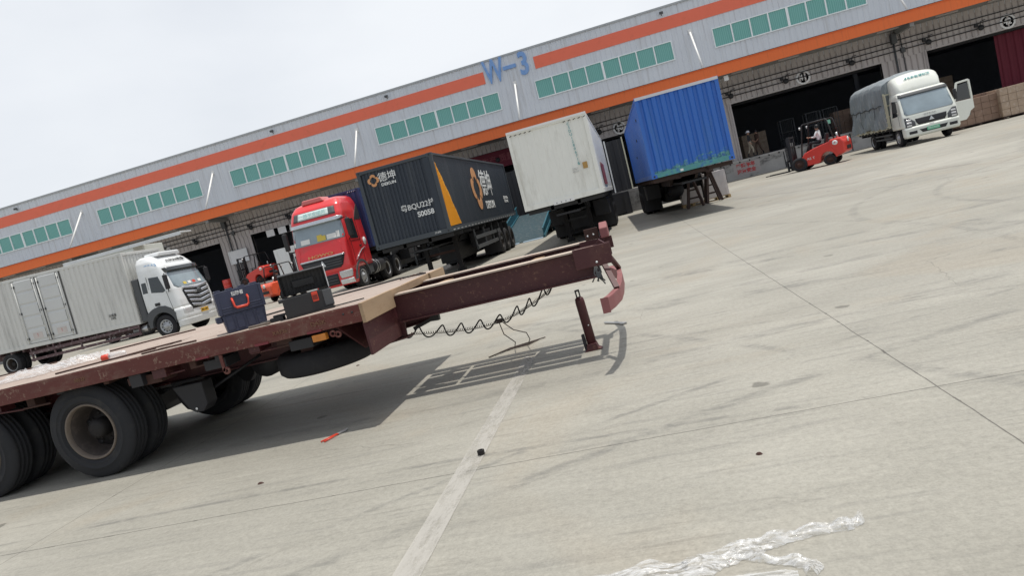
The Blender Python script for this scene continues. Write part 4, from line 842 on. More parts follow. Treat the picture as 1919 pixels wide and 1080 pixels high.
for j, y0 in enumerate((3.22, 4.49)):
    d = MB(); d.box(-1.215, -1.17, y0, y0 + 1.24, .18, HB - .14); d.box(-1.26, -1.216, y0 + .0, y0 + .06, .18, HB - .14)
    for q in range(5):
        zz = .30 + q * .55; d.prism([(-1.215, zz), (-1.245, zz + .03), (-1.245, zz + .44), (-1.215, zz + .50)], 'y', y0 + .18, y0 + 1.06)
    do = d.build('cargo_door', m_greyd, bx, .004)
    for q in (.08, 1.14):
        r_ = MB(); r_.tube([(-1.262, y0 + q, .2), (-1.262, y0 + q, HB - .18)], .02, 8); r_.build('lock_rod', m_greyc, do)
        for zz in (.35, 1.5, 2.7): h_ = MB(); h_.box(-1.275, -1.22, y0 + q - .05, y0 + q + .05, zz, zz + .09); h_.build('rod_bracket', m_grey, do)
    g_ = MB(); g_.box(-1.222, -1.216, y0 - .02, y0, .16, HB - .12); g_.build('door_seal', m_black, do)
    s_ = MB(); s_.box(-1.252, -1.246, y0 + .35, y0 + .85, .36, .62); s_.build('notice_sticker', m_wrap, do); text('!', .2, m_textr, do, (-1.256, y0 + .6, .49), (R(90), 0, R(-90)), 'lettering', .002)
text('总质量\n25吨', .13, m_textk, bx, (-1.235, 1.2, .55), (R(90), 0, R(-90)), 'lettering', .003)
s_ = MB(); s_.prism([(1.05 + 6.2, .32), (1.45 + 6.2, .32), (1.30 + 6.2, .62)], 'x', -1.236, -1.23); s_.build('warning_sticker', m_wrap, bx)
cr2 = MB()
for i in range(14): cr2.box(-1.16, 1.16, .3 + i * .65, .38 + i * .65, -.12, 0)
cr2.box(-.45, -.35, -1.2, LB - .3, -.36, -.121); cr2.box(.35, .45, -1.2, LB - .3, -.36, -.121); cr2.build('subframe', m_mauve, bx)
gd = MB()
for z_ in (.42, .72): gd.box(-1.22, -1.17, 2.35, 8.1, z_, z_ + .12)
for y_ in (2.4, 3.9, 5.4, 6.8, 8.0): gd.box(-1.168, -1.12, y_, y_ + .08, .40, 1.0)
gd.build('side_guard', m_mauve, lt)
tk = MB(); tk.lathe([(0, 0), (.15, 0), (.16, .02), (.16, .7), (0, .7)], (-.95, 2.1, .62), 'y', 20); tk.build('air_tank', m_steel, lt)
for q, (x_, y_) in enumerate(((-.5, .12), (-.2, .1), (.1, .1), (.5, .12))): b = MB(); b.box(-.1, .1, 0, .004, 0, .12); o_ = b.build('windscreen_card', [m_yellowcl, m_paper, m_redpl, m_paper][q], lt); o_.location = (x_, wc.fy(x_, 2.1) - .035, 2.06); o_.rotation_euler = (R(-22), 0, 0)
# second truck body behind
b2 = thing('box_trailer', 'white box trailer with its roof flap open, parked behind the grey box truck', 'trailer', (-25.0, 33.0, 0))
b = MB(); b.box(-6, -1.5, 0, 2.45, 1.2, 4.92); b.build('box_body', m_cabc, b2, .02)
b = MB(); b.box(-6, 1.6, -.04, .9, 4.93, 5.0); b.box(-6, 1.6, -.05, -.0412, 4.82, 5.0); b.build('roof_flap', m_cabw, b2, .01)
b = MB(); b.box(-6, -1.7, .4, 2.0, .9, 1.19); b.build('frame', m_dark, b2)
for x_ in (-4.5, -3.2, -2.2):
    for y_ in (.15, 2.3): w0 = make_wheel(b2, (x_, y_, .5), 1, .5, .28, False, m_rimw, n=20); w0.rotation_euler = (0, 0, R(90 if y_ > 1 else -90))

# ------------------------------------------------------------------ small tarpaulin truck on the right
sm = thing('light_truck', 'white light truck with grey tarpaulin load and one door swung open', 'truck', (13.5, 33.6, 0), R(-2)); sm.scale = (1.06, 1, 1.02)
sc_ = Cab([(.62, 1.04, .03, 1.55), (.9, 1.06, 0, 1.6), (1.25, 1.05, .05, 1.6), (1.5, 1.04, .14, 1.6), (2.2, .98, .48, 1.6), (2.3, .95, .56, 1.58), (2.36, .88, .68, 1.5)], 7, .24)
sc_.shell(sm, m_cabc, 'cab_body', z0=.78)
bp = Cab([(.33, 1.02, 0, .4), (.42, 1.05, -.06, .42), (.72, 1.06, -.06, .42), (.79, 1.04, -.02, .42)], 6, .22); bp.shell(sm, m_cabc, 'bumper', nz=5)
sc_.patch([(1.32, -.88, .88), (1.40, -.94, .94), (2.10, -.90, .90), (2.18, -.84, .84)], .012, m_glass, sm, 'windscreen')
sc_.patch([(2.14, -.96, .96), (2.28, -.93, .93)], .05, m_grey, sm, 'sun_visor')
gr = sc_.patch([(.82, -.50, .50), (.95, -.58, .58), (1.10, -.60, .60)], .015, m_dark, sm, 'grille')
em = MB(); em.prism([(-.10, .91), (.10, .91), (0, 1.08)], 'y', -.05, -.025); em.build('emblem', m_chrome, sm, .01)
text('SITRAK', .10, m_textg, sm, (.0, .035, 1.21), (R(78), 0, 0), 'lettering', .004, sx=1.5)
for sx in (-1, 1):
    a_, c_ = sorted((sx * .62, sx * 1.0)); sc_.patch([(.80, a_, c_), (1.0, a_, c_), (1.22, sorted((sx * .84, sx * 1.0))[0], sorted((sx * .84, sx * 1.0))[1])], .014, m_grey, sm, 'headlight_housing', nx=8)
    a_, c_ = sorted((sx * .76, sx * .95))
    for z_ in (.82, .94, 1.06): sc_.patch([(z_, a_, c_), (z_ + .07, a_, c_)], .03, m_lamp, sm, 'headlight', nx=6)
    a_, c_ = sorted((sx * .62, sx * .92)); bp.patch([(.48, a_, c_), (.60, a_, c_)], .012, m_dark, sm, 'fog_recess', nx=6)
    wy = [(.62, 1.38), (.80, 2.05), (1.25, 2.08), (1.28, 1.35)]
    if sx < 0:
        sc_.side(-1, wy, .008, m_glassd, sm, 'door_window')
        g_ = MB(); g_.bar((-1.062, 1.42, .95), (-.99, 1.42, 2.15), .012, .014); g_.bar((-1.062, .5, .9), (-1.05, .55, 1.4), .012, .014); g_.build('door_gap', m_grey, sm)
    else:
        sc_.side(1, [(.42, .85), (.50, 1.4), (.78, 2.12), (1.34, 2.14), (1.36, .85)], .004, m_dark, sm, 'door_opening')
    make_wheel(sm, (sx * .90, 1.15, .40), sx, .40, .23, False, m_rimw, n=28)
    make_wheel(sm, (sx * .86, 5.0, .40), sx, .40, .22, True, m_rimw, True, n=28)
    mr = MB(); mr.box(sx * 1.2 - .07, sx * 1.2 + .07, .28, .40, 1.55, 2.0) if sx < 0 else None
    if sx < 0: mr.tube([(-1.02, .5, 2.02), (-1.2, .34, 2.04), (-1.2, .34, 1.5), (-1.04, .5, 1.45)], .015, 6); mr.build('mirror', m_black, sm, .02)
bp.patch([(.47, -.42, .46), (.62, -.52, .56)], .012, m_dark, sm, 'air_intake'); pl = MB(); pl.box(-.24, .24, -.085, -.07, .50, .64); pl.build('number_plate', m_plateg, sm); text('粤B·D90582', .085, m_text, sm, (0, -.088, .57), FRONT, 'lettering', .002)
for a, c in (((-.6, .21, 1.42), (-.05, .24, 1.50)), ((.1, .20, 1.42), (.62, .24, 1.46))): wp = MB(); wp.tube([a, (c[0], c[1] - .02, c[2])], .012, 6); wp.build('wiper', m_black, sm)
# open door, hinged at the front edge
od = empty_part('open_door', sm, (1.06, .42, 0), R(-68))
d = MB(); d.prism([(0, 1.38), (.10, 1.38), (.10, .62), (0, .62), ], 'x', -.02, .03)
d = MB()
outer = [(0, .72), (0, 1.45), (.28, 2.15), (.86, 2.2), (.92, 1.4), (.92, .95), (.72, .85), (.62, .66), (.45, .52), (.05, .52)]
win = [(.13, 1.40), (.34, 2.06), (.78, 2.10), (.83, 1.38)]
# lower panel and window frame pieces
d.prism([(0, .52 + .2), (0, 1.38), (.92, 1.36), (.92, .95), (.72, .85), (.62, .66), (.45, .52), (.05, .52)], 'x', -.03, .03)
for a, c in (((0.05, 1.38), (.28, 2.16)), ((.28, 2.16), (.86, 2.19)), ((.87, 2.19), (.89, 1.36))): d.bar((0, *a), (0, *c), .06, .08)
d.build('door_panel', m_cabc, od, .01)
d = MB(); d.prism(win, 'x', -.006, .006); d.build('door_glass', m_glassd, od)
d = MB(); d.box(-.06, -.031, .2, .7, 1.0, 1.12); d.box(-.05, -.031, .1, .75, .68, .85); d.build('door_trim', m_grey, od, .01)
d = MB(); d.box(.1, .22, -.05, .05, 1.5, 1.95); d.build('mirror', m_black, od, .03)
# fairing
fm = MB(); n = 14; rows = []
for (y, zt_, hw_) in ((.66, 2.40, .70), (.70, 2.52, .80), (.90, 2.82, .87), (1.14, 3.10, .90), (1.34, 3.17, .90), (1.72, 3.17, .90)):
    row = []
    for i in range(n + 1):
        a = math.pi * i / n; u = -math.cos(a); vv = math.sin(a) ** .20; row.append((u * hw_, y, 2.28 + (zt_ - 2.28) * vv))
    rows.append(row)
k = n + 1; fm.add([p for r_ in rows for p in r_], [(i * k + j, i * k + j + 1, (i + 1) * k + j + 1, (i + 1) * k + j) for i in range(5) for j in range(n)] + [tuple(range(5 * k, 6 * k)), tuple(range(k))[::-1]], 0, True)
fm.build('wind_deflector', m_cabc, sm)
text('绿色新能源物流', .155, m_textt, sm, (.05, .955, 2.93), (R(50), 0, 0), 'lettering', .006, sx=.95)
fr_ = MB(); fr_.box(-.42, -.34, .5, 7.2, .55, .75); fr_.box(.34, .42, .5, 7.2, .55, .75); fr_.box(-.95, .95, 1.75, 7.25, .80, .92)
for y_ in (2.4, 3.4, 4.3, 5.9, 6.8): fr_.box(-.93, .93, y_, y_ + .1, .70, .799)
fr_.build('chassis_rail', m_dark, sm)
sg = MB()
for z_ in (.42, .60): sg.box(-1.02, -.98, 1.9, 4.3, z_, z_ + .07)
sg.build('side_guard', m_grey, sm)
bb_ = MB(); bb_.box(-.98, -.6, 2.3, 3.2, .36, .66); bb_.build('battery_box', m_dark, sm, .02)
gt = MB()
for x_ in (-1.08, -.55, 0, .55, 1.03): gt.box(x_, x_ + .05, 1.75, 1.80, .92, 2.5)
for z_ in (.95, 1.45, 1.95, 2.45): gt.box(-1.08, 1.08, 1.80, 1.85, z_, z_ + .06)
for y_ in (1.86, 2.15): gt.box(-1.10, -1.05, y_, y_ + .05, .92, 2.55)
for q in range(7): gt.box(-1.10, -1.05, 1.912, 2.149, 1.0 + q * .22, 1.04 + q * .22)
gt.build('headboard', m_cream, sm)
rail = MB(); rail.box(-1.10, -1.04, 2.21, 7.25, .90, 1.02); rail.box(1.04, 1.10, 1.9, 7.25, .90, 1.02); rail.box(-1.04, 1.04, 7.2, 7.25, .93, 1.02)
for i in range(9): rail.box(-1.12, -1.10, 2.3 + i * .55, 2.42 + i * .55, .86, 1.0)
rail.build('side_rail', m_cream, sm)
# tarpaulin with folds
tp = MB(); prof = []
per = [(-1.16, 1.0), (-1.17, 1.3), (-1.16, 1.6), (-1.17, 1.9), (-1.17, 2.2), (-1.17, 2.5), (-1.15, 2.82), (-1.08, 3.02), (-.85, 3.17), (-.3, 3.30), (.3, 3.30), (.85, 3.17), (1.08, 3.02), (1.15, 2.82), (1.17, 2.5), (1.17, 2.2), (1.17, 1.7), (1.16, 1.0)]
per2 = []
for (a, c), (a2, c2) in zip(per, per[1:]):
    for i in range(3): t = i / 3; per2.append((a + (a2 - a) * t, c + (c2 - c) * t))
per2.append(per[-1]); NY = 120; vs = []
import math as _m
ph = [random.uniform(0, 6.3) for _ in range(8)]
for j in range(NY + 1):
    y = 1.95 + 5.35 * j / NY; e_ = min(j, NY - j) / 8.0; pin = 1 if e_ > 1 else (.93 + .07 * e_)
    for i, (x, z) in enumerate(per2):
        low = max(0, (3.1 - z) / 1.6)
        fold = .034 * _m.sin(y * 7 + ph[0] + z * 1.6 + 1.3 * _m.sin(y * 1.7)) + .026 * abs(_m.sin(y * 8.5 + ph[1] - z * 1.4)) + .024 * _m.sin(y * 3.1 + ph[2] + z * 5)
        k = 1 + fold * (.35 + low * 1.1) * (.35 if abs(z - 2.0) < .12 else 1); zz = z + (.02 * _m.sin(y * 6 + x * 3) if z > 2.7 else 0) + (.05 * _m.sin(y * 7 + ph[3]) if z < 1.05 else 0)
        zz = 1.6 + (zz - 1.6) * (pin if zz > 1.6 else 1); vs.append((x * k * pin, y, zz))
k = len(per2); tp.add(vs, [(j * k + i, (j + 1) * k + i, (j + 1) * k + i + 1, j * k + i + 1) for j in range(NY) for i in range(k - 1)], 0, True)
tp.f += [tuple(range(k))[::-1]]; tp.m += [0]; tp.sm += [False]; kk = NY * k; tp.f += [tuple(kk + i for i in range(k))]; tp.m += [0]; tp.sm += [False]
tp.build('tarpaulin', m_tarp, sm)
rp_ = MB(); rp_.tube([(-1.215, 1.95 + 5.3 * i / 30, 2.03 + .03 * _m.sin(i)) for i in range(31)], .018, 6); rp_.build('tie_rope', m_black, sm)
for i in range(7):
    r_ = MB(); y_ = 2.3 + i * .75; r_.tube([(-1.21, y_, 2.03), (-1.22, y_ + .15, 1.5), (-1.13, y_ + .05, .98)], .010, 5); r_.build('tie_rope', m_grey, sm)

# brown wrapped goods by the dock on the right
for j, (x_, y_, w_, h_, mt_, lb_, rz_) in enumerate(((17.15, 38.2, 1.9, 1.36, m_brownbox, 'dark brown wrapped carton block next to the open truck door', 3), (19.0, 37.9, 1.75, 1.50, m_tan, 'pale tan wrapped carton block, right of the dark brown block', -3), (20.75, 37.9, 1.6, 1.55, m_brownbox, 'brown wrapped carton block cut by the right photo edge', 2), (18.3, 39.6, 2.0, 1.5, m_brownbox, 'brown wrapped carton block behind the tan block', 0))):
    r = thing('carton_block', lb_, 'carton block', (x_, y_, 0), R(rz_), 'wrapped carton blocks by the dock')
    p = MB(); p.box(-w_ / 2, w_ / 2, -.7, .7, .09, .12)
    for x2 in (-w_ / 2, -.05, w_ / 2 - .1): p.box(x2, x2 + .1, -.7, .7, 0, .089)
    p.build('pallet', m_trestle, r); nx_, nz_ = 5, 4
    for a in range(nx_):
        for c in range(nz_):
            b = MB(); w1 = w_ / nx_; h1 = (h_ - .12) / nz_; dy = random.uniform(0, .03)
            b.box(-w_ / 2 + a * w1 + .004, -w_ / 2 + (a + 1) * w1 - .004, -.68 + dy, .68, .12 + c * h1 + .003, .12 + (c + 1) * h1 - .003); b.build('carton', mt_, r, .012)

# ------------------------------------------------------------------ forklifts (local: forks towards +x, origin under the middle)
def forklift(label, loc, rz, paint, scale=1.0, group=None, mast_h=2.2, txt=None, guard_h=2.12):
    r = thing('forklift', label, 'forklift', loc, rz, group); r.scale = (scale, scale, scale * .90)
    b = MB()
    arch = [(-.62 + .30 * math.cos(a), .28 + .36 * math.sin(a)) for a in [math.pi * i / 10 for i in range(11)]]
    body = [(-1.28, .42), (-1.30, .95), (-1.18, 1.12), (-.95, 1.12), (-.45, 1.02), (-.05, .92), (.28, .80), (.42, .62), (.75, .55), (.80, .30), (.35, .18), (-.25, .18)]
    body += arch[0:1] + arch[1:] + [(-1.0, .35)]
    b.prism(body, 'y', -.56, .56); b.build('body', paint, r, .05)
    cw_ = MB(); cw_.prism([(-1.345, .45), (-1.36, .95), (-1.22, 1.16), (-.78, 1.16), (-.72, .95), (-.95, .62), (-1.05, .36)], 'y', -.60, .60); cw_.build('counterweight', paint, r, .07)
    gl = MB(); gl.box(-1.375, -1.34, -.3, .3, .55, .72); gl.build('rear_grille', m_black, r, .01)
    em = MB(); em.lathe([(0, 0), (.12, 0), (.12, .012), (0, .012)], (-1.375, 0, 1.0), 'x', 20); em.build('emblem', m_text, r)
    em = MB(); em.lathe([(0, 0), (.11, 0), (.11, .012), (0, .012)], (-1.0, .602, .97), 'y', 20); e_o = em.build('emblem', m_text, r); text('P', .15, paint, e_o, (-1.0, .62, .97), (R(90), 0, R(180)), 'lettering', .003)
    if txt: text(txt, .16, m_text, r, (.05, .572, .50), (R(90), 0, R(180)), 'lettering', .004); text(txt, .16, m_text, r, (.05, -.572, .50), (R(90), 0, 0), 'lettering', .004)
    g_ = MB()
    for sy in (-1, 1):
        g_.tube([(-.98, sy * .48, 1.1), (-.80, sy * .47, guard_h - .04), (-.72, sy * .46, guard_h)], .032, 8)
        g_.tube([(.42, sy * .48, .65), (.20, sy * .47, guard_h - .05), (.14, sy * .46, guard_h)], .032, 8)
        g_.tube([(-.76, sy * .46, guard_h), (.16, sy * .46, guard_h)], .032, 8)
    for i in range(8): g_.tube([(-.74 + i * .125, -.46, guard_h + .01), (-.74 + i * .125, .46, guard_h + .01)], .018, 6)
    g_.build('overhead_guard', m_dark, r)
    b = MB(); b.box(-.5, -.05, -.24, .24, .98, 1.08); b.prism([(-.55, 1.05), (-.47, 1.08), (-.57, 1.5), (-.66, 1.48)], 'y', -.2, .2); b.build('seat', m_black, r, .03)
    b = MB(); b.tube([(.38, 0, .7), (.20, 0, 1.15)], .03, 8); b.lathe([(.15, .0), (.165, .015), (.15, .03), (.135, .015), (.15, 0)], (.17, 0, 1.15), 'z', 18); b.build('steering_column', m_black, r)
    ms = MB()
    for sy in (-.30, .30): ms.box(.86, .95, sy - .045, sy + .045, .10, mast_h); ms.box(.96, 1.03, sy * .8 - .035, sy * .8 + .035, .12, mast_h - .06)
    for z_ in (.25, 1.2, mast_h - .1): ms.box(.86, .92, -.255, .255, z_, z_ + .08)
    ms.tube([(.90, .12, .2), (.90, .12, mast_h - .3)], .035, 8); ms.tube([(.90, -.12, .2), (.90, -.12, mast_h - .3)], .035, 8)
    ms.build('mast', m_dark, r)
    cg = MB(); cg.box(1.035, 1.09, -.45, .45, .22, .32); cg.box(1.035, 1.09, -.45, .45, .55, .64)
    for i in range(7): cg.box(1.04, 1.07, -.44 + i * .143, -.415 + i * .143, .641, 1.25)
    cg.box(1.035, 1.075, -.45, .45, 1.251, 1.30); cg.build('carriage', m_dark, r)
    for sy in (-.28, .28): k_ = MB(); k_.box(1.092, 1.15, sy - .06, sy + .06, .08, .62); k_.box(1.152, 2.15, sy - .06, sy + .06, .08, .12); k_.build('fork', m_dark, r)
    for sy in (-1, 1):
        for x_, rr, wd_, yy, st in ((.55, .33, .22, .50, 0), (-.66, .25, .17, .46, R(20))):
            w0 = make_wheel(r, (x_, sy * yy, rr), 1, rr, wd_, False, m_rust, n=24, tyremat=m_rubber); w0.rotation_euler = (0, 0, R(90) * sy + st)
        l_ = MB(); l_.lathe([(0, 0), (.07, 0), (.06, -.05), (0, -.05)], (.30, sy * .52, guard_h - .15), 'x', 12); l_.build('work_lamp', m_lamp, r)
    ex = MB(); ex.tube([(-.9, -.3, 1.1), (-.9, -.3, 1.42)], .05, 10); ex.build('exhaust', m_steel, r)
    return r
fk = forklift('red forklift driven by a person in white before door 41', (9.0, 35.5, 0), R(150), m_forkred, 1.12, None, 1.75, 'A5 T', 2.14)
gp = MB(); gp.box(-.84, -.82, .0, .44, 1.88, 2.06); gp.build('rear_sticker', pm('sticker_green', (.16, .42, .32), .6), fk)
forklift('small orange forklift close to the red truck cab, text on its rear', (-20.3, 36.6, 0), R(62), m_forkor, 1.08, None, 2.6, 'K32', 2.1)
forklift('dark red forklift with raised mast on the concrete platform', (-27.3, 45.4, 1.18), R(168), m_forkred, 1.12, None, 2.1, None, 2.1)
text('K32', .2, m_textk, [o for o in bpy.data.objects if o.name.startswith('forklift.001')][0], (-1.38, 0, .82), (R(90), 0, R(-90)), 'lettering', .004)
dr = thing('steel_drum', 'red steel drum standing on the platform beside the door', 'drum', (-29.9, 45.6, 1.18))
b = MB(); b.lathe([(0, 0), (.30, 0), (.30, .3), (.31, .31), (.30, .32), (.30, .6), (.31, .61), (.30, .62), (.30, .88), (0, .88)], (0, 0, 0), 'z', 24); b.build('drum_body', m_forkred, dr)
wb = thing('notice_board', 'white framed notice board fixed to the wall between two left doors', 'notice board', (-29.7, 47.75, 3.1))
b = MB(); b.box(-.75, .75, 0, .05, 0, .9); b.build('board', m_sign, wb); b = MB()
b.box(-.8, .8, -.03, -.001, -.05, .02); b.box(-.8, .8, -.03, -.001, .88, .95); b.box(-.8, -.73, -.03, -.001, .02, .88); b.box(.73, .8, -.03, -.001, .02, .88); b.build('frame', m_cabw, wb)
wx = wrapped_pallet((-24.1, 44.9, 1.18), 1.7, 1.2, 2.0, 'tall white wrapped load on the platform behind the orange forklift', 0, m_cabw)
for q in range(4):
    sgn = MB(); xx = -26.6 + q * 1.0; sgn.box(-.33, .33, 0, .02, -.25, .25); so_ = sgn.build('hanging_sign', m_sign, None); so_.location = (xx, 47.70, 4.62); tag(so_, ['pale square sign hanging at the door head, first from the drum', 'pale square sign hanging at the door head, second from the drum', 'pale square sign hanging at the door head, third from the drum', 'pale square sign hanging at the door head, nearest the red cab'][q], 'sign', 'signs hanging over the left door')

# ------------------------------------------------------------------ yard ramp
rm = thing('yard_ramp', 'teal mobile loading ramp sloping up between the slate and white containers', 'ramp', (-5.55, 32.7, 0))
L_ = 7.9; Hh = 1.25; ang = math.atan2(Hh, L_)
d = MB(); d.add([(-1.1, 0, .03), (1.1, 0, .03), (1.1, L_, Hh), (-1.1, L_, Hh), (-1.1, 0, 0), (1.1, 0, 0), (1.1, L_, Hh - .12), (-1.1, L_, Hh - .12)], [(0, 1, 2, 3), (4, 7, 6, 5), (0, 4, 5, 1), (1, 5, 6, 2), (2, 6, 7, 3), (3, 7, 4, 0)]); d.build('ramp_deck', m_rampd, rm)
for sx in (-1, 1):
    d = MB(); d.bar((sx * 1.15, .0, .45), (sx * 1.15, L_, Hh + .55), .05, .06); d.bar((sx * 1.15, 0, .08), (sx * 1.15, L_, Hh), .08, .14)
    for i in range(36): y_ = i * L_ / 36; z_ = Hh * y_ / L_; d.bar((sx * 1.15, y_, z_ + .05), (sx * 1.15, y_, z_ + .46), .02, .035, 0, (1, 0, 0))
    d.build('side_rail', m_ramp, rm)
for sx in (-1, 1): d = MB(); a_, c_ = sorted((sx * .1, sx * 1.1)); d.prism([(-.42, .0), (.0, .032), (.0, .052), (-.42, .014)], 'x', a_, c_); d.build('approach_flap', pm('flap_blue', (.2, .27, .33), .6) if sx < 0 else MATS['flap_blue'], rm)
for sx in (-1, 1): d = MB(); d.bar((sx * .9, 6.6, 0), (sx * .9, 6.6, .9), .1, .1); d.build('support_leg', m_ramp, rm)
ax_ = MB(); ax_.tube([(-.9, 5.5, .32), (.9, 5.5, .32)], .05); ax_.build('axle', m_dark, rm)
for sx in (-1, 1): make_wheel(rm, (sx * .8, 5.5, .32), sx, .32, .2, False, m_rimw, n=20)

# ------------------------------------------------------------------ people
def person(label, loc, rz, pose='walk', top=m_cloth_k, legs=m_cloth_b, hat=None, arms_out=False, scale=1.0, hair=True, shoes=None):
    r = thing('person', label, 'person', loc, rz); r.scale = (scale,) * 3
    if pose == 'walk':
        J = dict(pel=(0, 0, .95), wa=(0, 0, 1.10), ch=(0, -.01, 1.32), nk=(0, 0, 1.47), hd=(0, -.02, 1.56), ht=(0, -.01, 1.68),
                 ls=(-.17, 0, 1.41), le=(-.24, .06, 1.15), lw=(-.25, -.06, .94), rs=(.17, 0, 1.41), re=(.25, -.05, 1.16), rw=(.22, -.22, 1.02),
                 lh=(-.09, 0, .90), lk=(-.11, -.16, .50), la=(-.11, -.12, .09), lt=(-.11, -.28, .035), rh=(.09, 0, .90), rk=(.10, .08, .50), ra=(.10, .26, .12), rt=(.10, .12, .035))
    else:
        J = dict(pel=(0, 0, .12), wa=(0, .02, .27), ch=(0, .03, .50), nk=(0, .01, .65), hd=(0, -.02, .74), ht=(0, -.01, .86),
                 ls=(-.18, 0, .59), le=(-.27, -.12, .36), lw=(-.15, -.36, .38), rs=(.18, 0, .59), re=(.27, -.12, .36), rw=(.15, -.36, .40),
                 lh=(-.10, -.02, .10), lk=(-.13, -.44, .14), la=(-.12, -.48, -.28), lt=(-.12, -.62, -.33), rh=(.10, -.02, .10), rk=(.13, -.44, .14), ra=(.12, -.50, -.28), rt=(.12, -.64, -.33))
    rad = dict(pel=.145, wa=.125, ch=.145, nk=.055, hd=.085, ht=.075, ls=.06, le=.045, lw=.03, rs=.06, re=.045, rw=.03, lh=.095, lk=.062, la=.042, lt=.035, rh=.095, rk=.062, ra=.042, rt=.035)
    E_ = [('pel', 'wa'), ('wa', 'ch'), ('ch', 'nk'), ('nk', 'hd'), ('hd', 'ht'), ('ch', 'ls'), ('ls', 'le'), ('le', 'lw'), ('ch', 'rs'), ('rs', 're'), ('re', 'rw'), ('pel', 'lh'), ('lh', 'lk'), ('lk', 'la'), ('la', 'lt'), ('pel', 'rh'), ('rh', 'rk'), ('rk', 'ra'), ('ra', 'rt')]
    for s_ in 'lr':
        w0 = Vector(J[s_ + 'w']); e0 = Vector(J[s_ + 'e']); d = (w0 - e0).normalized(); sd = Vector((0, 1, 0)).cross(d); sd = sd.normalized() if sd.length > .1 else Vector((1, 0, 0)); fw = d.cross(sd)
        J[s_ + 'p'] = tuple(w0 + d * .06); rad[s_ + 'p'] = .026; E_.append((s_ + 'w', s_ + 'p'))
        for q, (o_, ln) in enumerate(((-.03, .07), (-.01, .085), (.01, .08), (.03, .065))):
            a = s_ + 'f%d' % q; b_ = s_ + 'g%d' % q; J[a] = tuple(w0 + d * .10 + fw * o_); J[b_] = tuple(w0 + d * (.10 + ln * .8) + fw * o_ + sd * .02); rad[a] = rad[b_] = .009; E_ += [(s_ + 'p', a), (a, b_)]
        J[s_ + 'th'] = tuple(w0 + d * .07 - fw * .05); rad[s_ + 'th'] = .010; E_.append((s_ + 'p', s_ + 'th'))
    J['ns'] = tuple(Vector(J['hd']) + Vector((0, -.095, .035))); rad['ns'] = .014; E_.append(('hd', 'ns'))
    names = list(J); me = bpy.data.meshes.new('body'); me.from_pydata([J[n] for n in names], [(names.index(a), names.index(c)) for a, c in E_], [])
    o = bpy.data.objects.new('body', me); C.objects.link(o); sk = o.modifiers.new('s', 'SKIN'); sk.use_smooth_shade = True; ss = o.modifiers.new('u', 'SUBSURF'); ss.levels = 1; ss.render_levels = 1
    for i, n_ in enumerate(names): v = me.skin_vertices[0].data[i]; v.radius = (rad[n_], rad[n_]); v.use_root = (n_ == 'pel')
    dg = bpy.context.evaluated_depsgraph_get(); dg.update(); m2 = bpy.data.meshes.new_from_object(o.evaluated_get(dg)); bpy.data.objects.remove(o)
    m2.materials.clear()
    for x in (m_skin, top, legs, m_black): m2.materials.append(x)
    zn = J['nk'][2]; zp = J['pel'][2]
    def near(c, keys): return min((Vector(J[k_]) - c).length - rad[k_] for k_ in keys)
    for p in m2.polygons:
        c = p.center
        ks = dict(skin=near(c, ['hd', 'ht', 'ns', 'lw', 'rw', 'lp', 'rp', 'lg1', 'rg1', 'lth', 'rth', 'lf1', 'rf1']), top=near(c, ['ch', 'wa', 'ls', 'rs', 'le', 're']), legs=near(c, ['pel', 'lh', 'rh', 'lk', 'rk']), shoe=near(c, ['la', 'ra', 'lt', 'rt']) + .02)
        p.material_index = {'skin': 0, 'top': 1, 'legs': 2, 'shoe': 3}[min(ks, key=ks.get)]; p.use_smooth = True
    ob = bpy.data.objects.new('body', m2); C.objects.link(ob); ob.parent = r
    hd = Vector(J['hd'])
    if hat: h_ = MB(); h_.lathe([(.20, .05), (.19, .06), (.11, .075), (.105, .14), (.06, .175), (0, .18)], tuple(hd + Vector((0, 0, .01))), 'z', 20); h_.build('hat', hat, r)
    else:
        h_ = MB(); h_.lathe([(.10, .02), (.108, .07), (.105, .13), (.075, .18), (0, .195)], tuple(hd + Vector((0, .018, .0))), 'z', 18); h_.build('hair', m_black, r)
    return r
person('person in dark top and khaki trousers walking on the dock by door 41', (8.28, 47.75, ZD), R(75), 'walk', m_cloth_k, m_cloth_b, hat=m_cloth_w)
person('person in brown clothes standing inside door 41 behind the khaki trousers', (9.2, 50.0, ZD), R(-60), 'walk', m_cloth_br, m_cloth_br)
pd_ = person('driver in white shirt sitting on the red forklift before door 41', (9.25, 35.36, 1.08), R(150 + 90), 'sit', m_cloth_w, m_cloth_k)
person('person in blue trousers standing beside the small orange forklift', (-21.2, 37.4, 0), R(150), 'walk', m_cloth_k, m_cloth_bl)

# ------------------------------------------------------------------ flatbed trailer in the foreground
ZK = 1.045; XF = -2.35; XB = -15.0; Y0, Y1 = 5.25, 7.75
fb = thing('flatbed_trailer', 'rusty dark red flatbed drawbar trailer with tools on its deck', 'trailer', (-6, 6.5, 0))
OX, OY = -6, 6.5
def L(mb, name, mt, bevel=0, parent=fb):
    mb.v = [(x - OX, y - OY, z) for x, y, z in mb.v]; return mb.build(name, mt, parent, bevel)
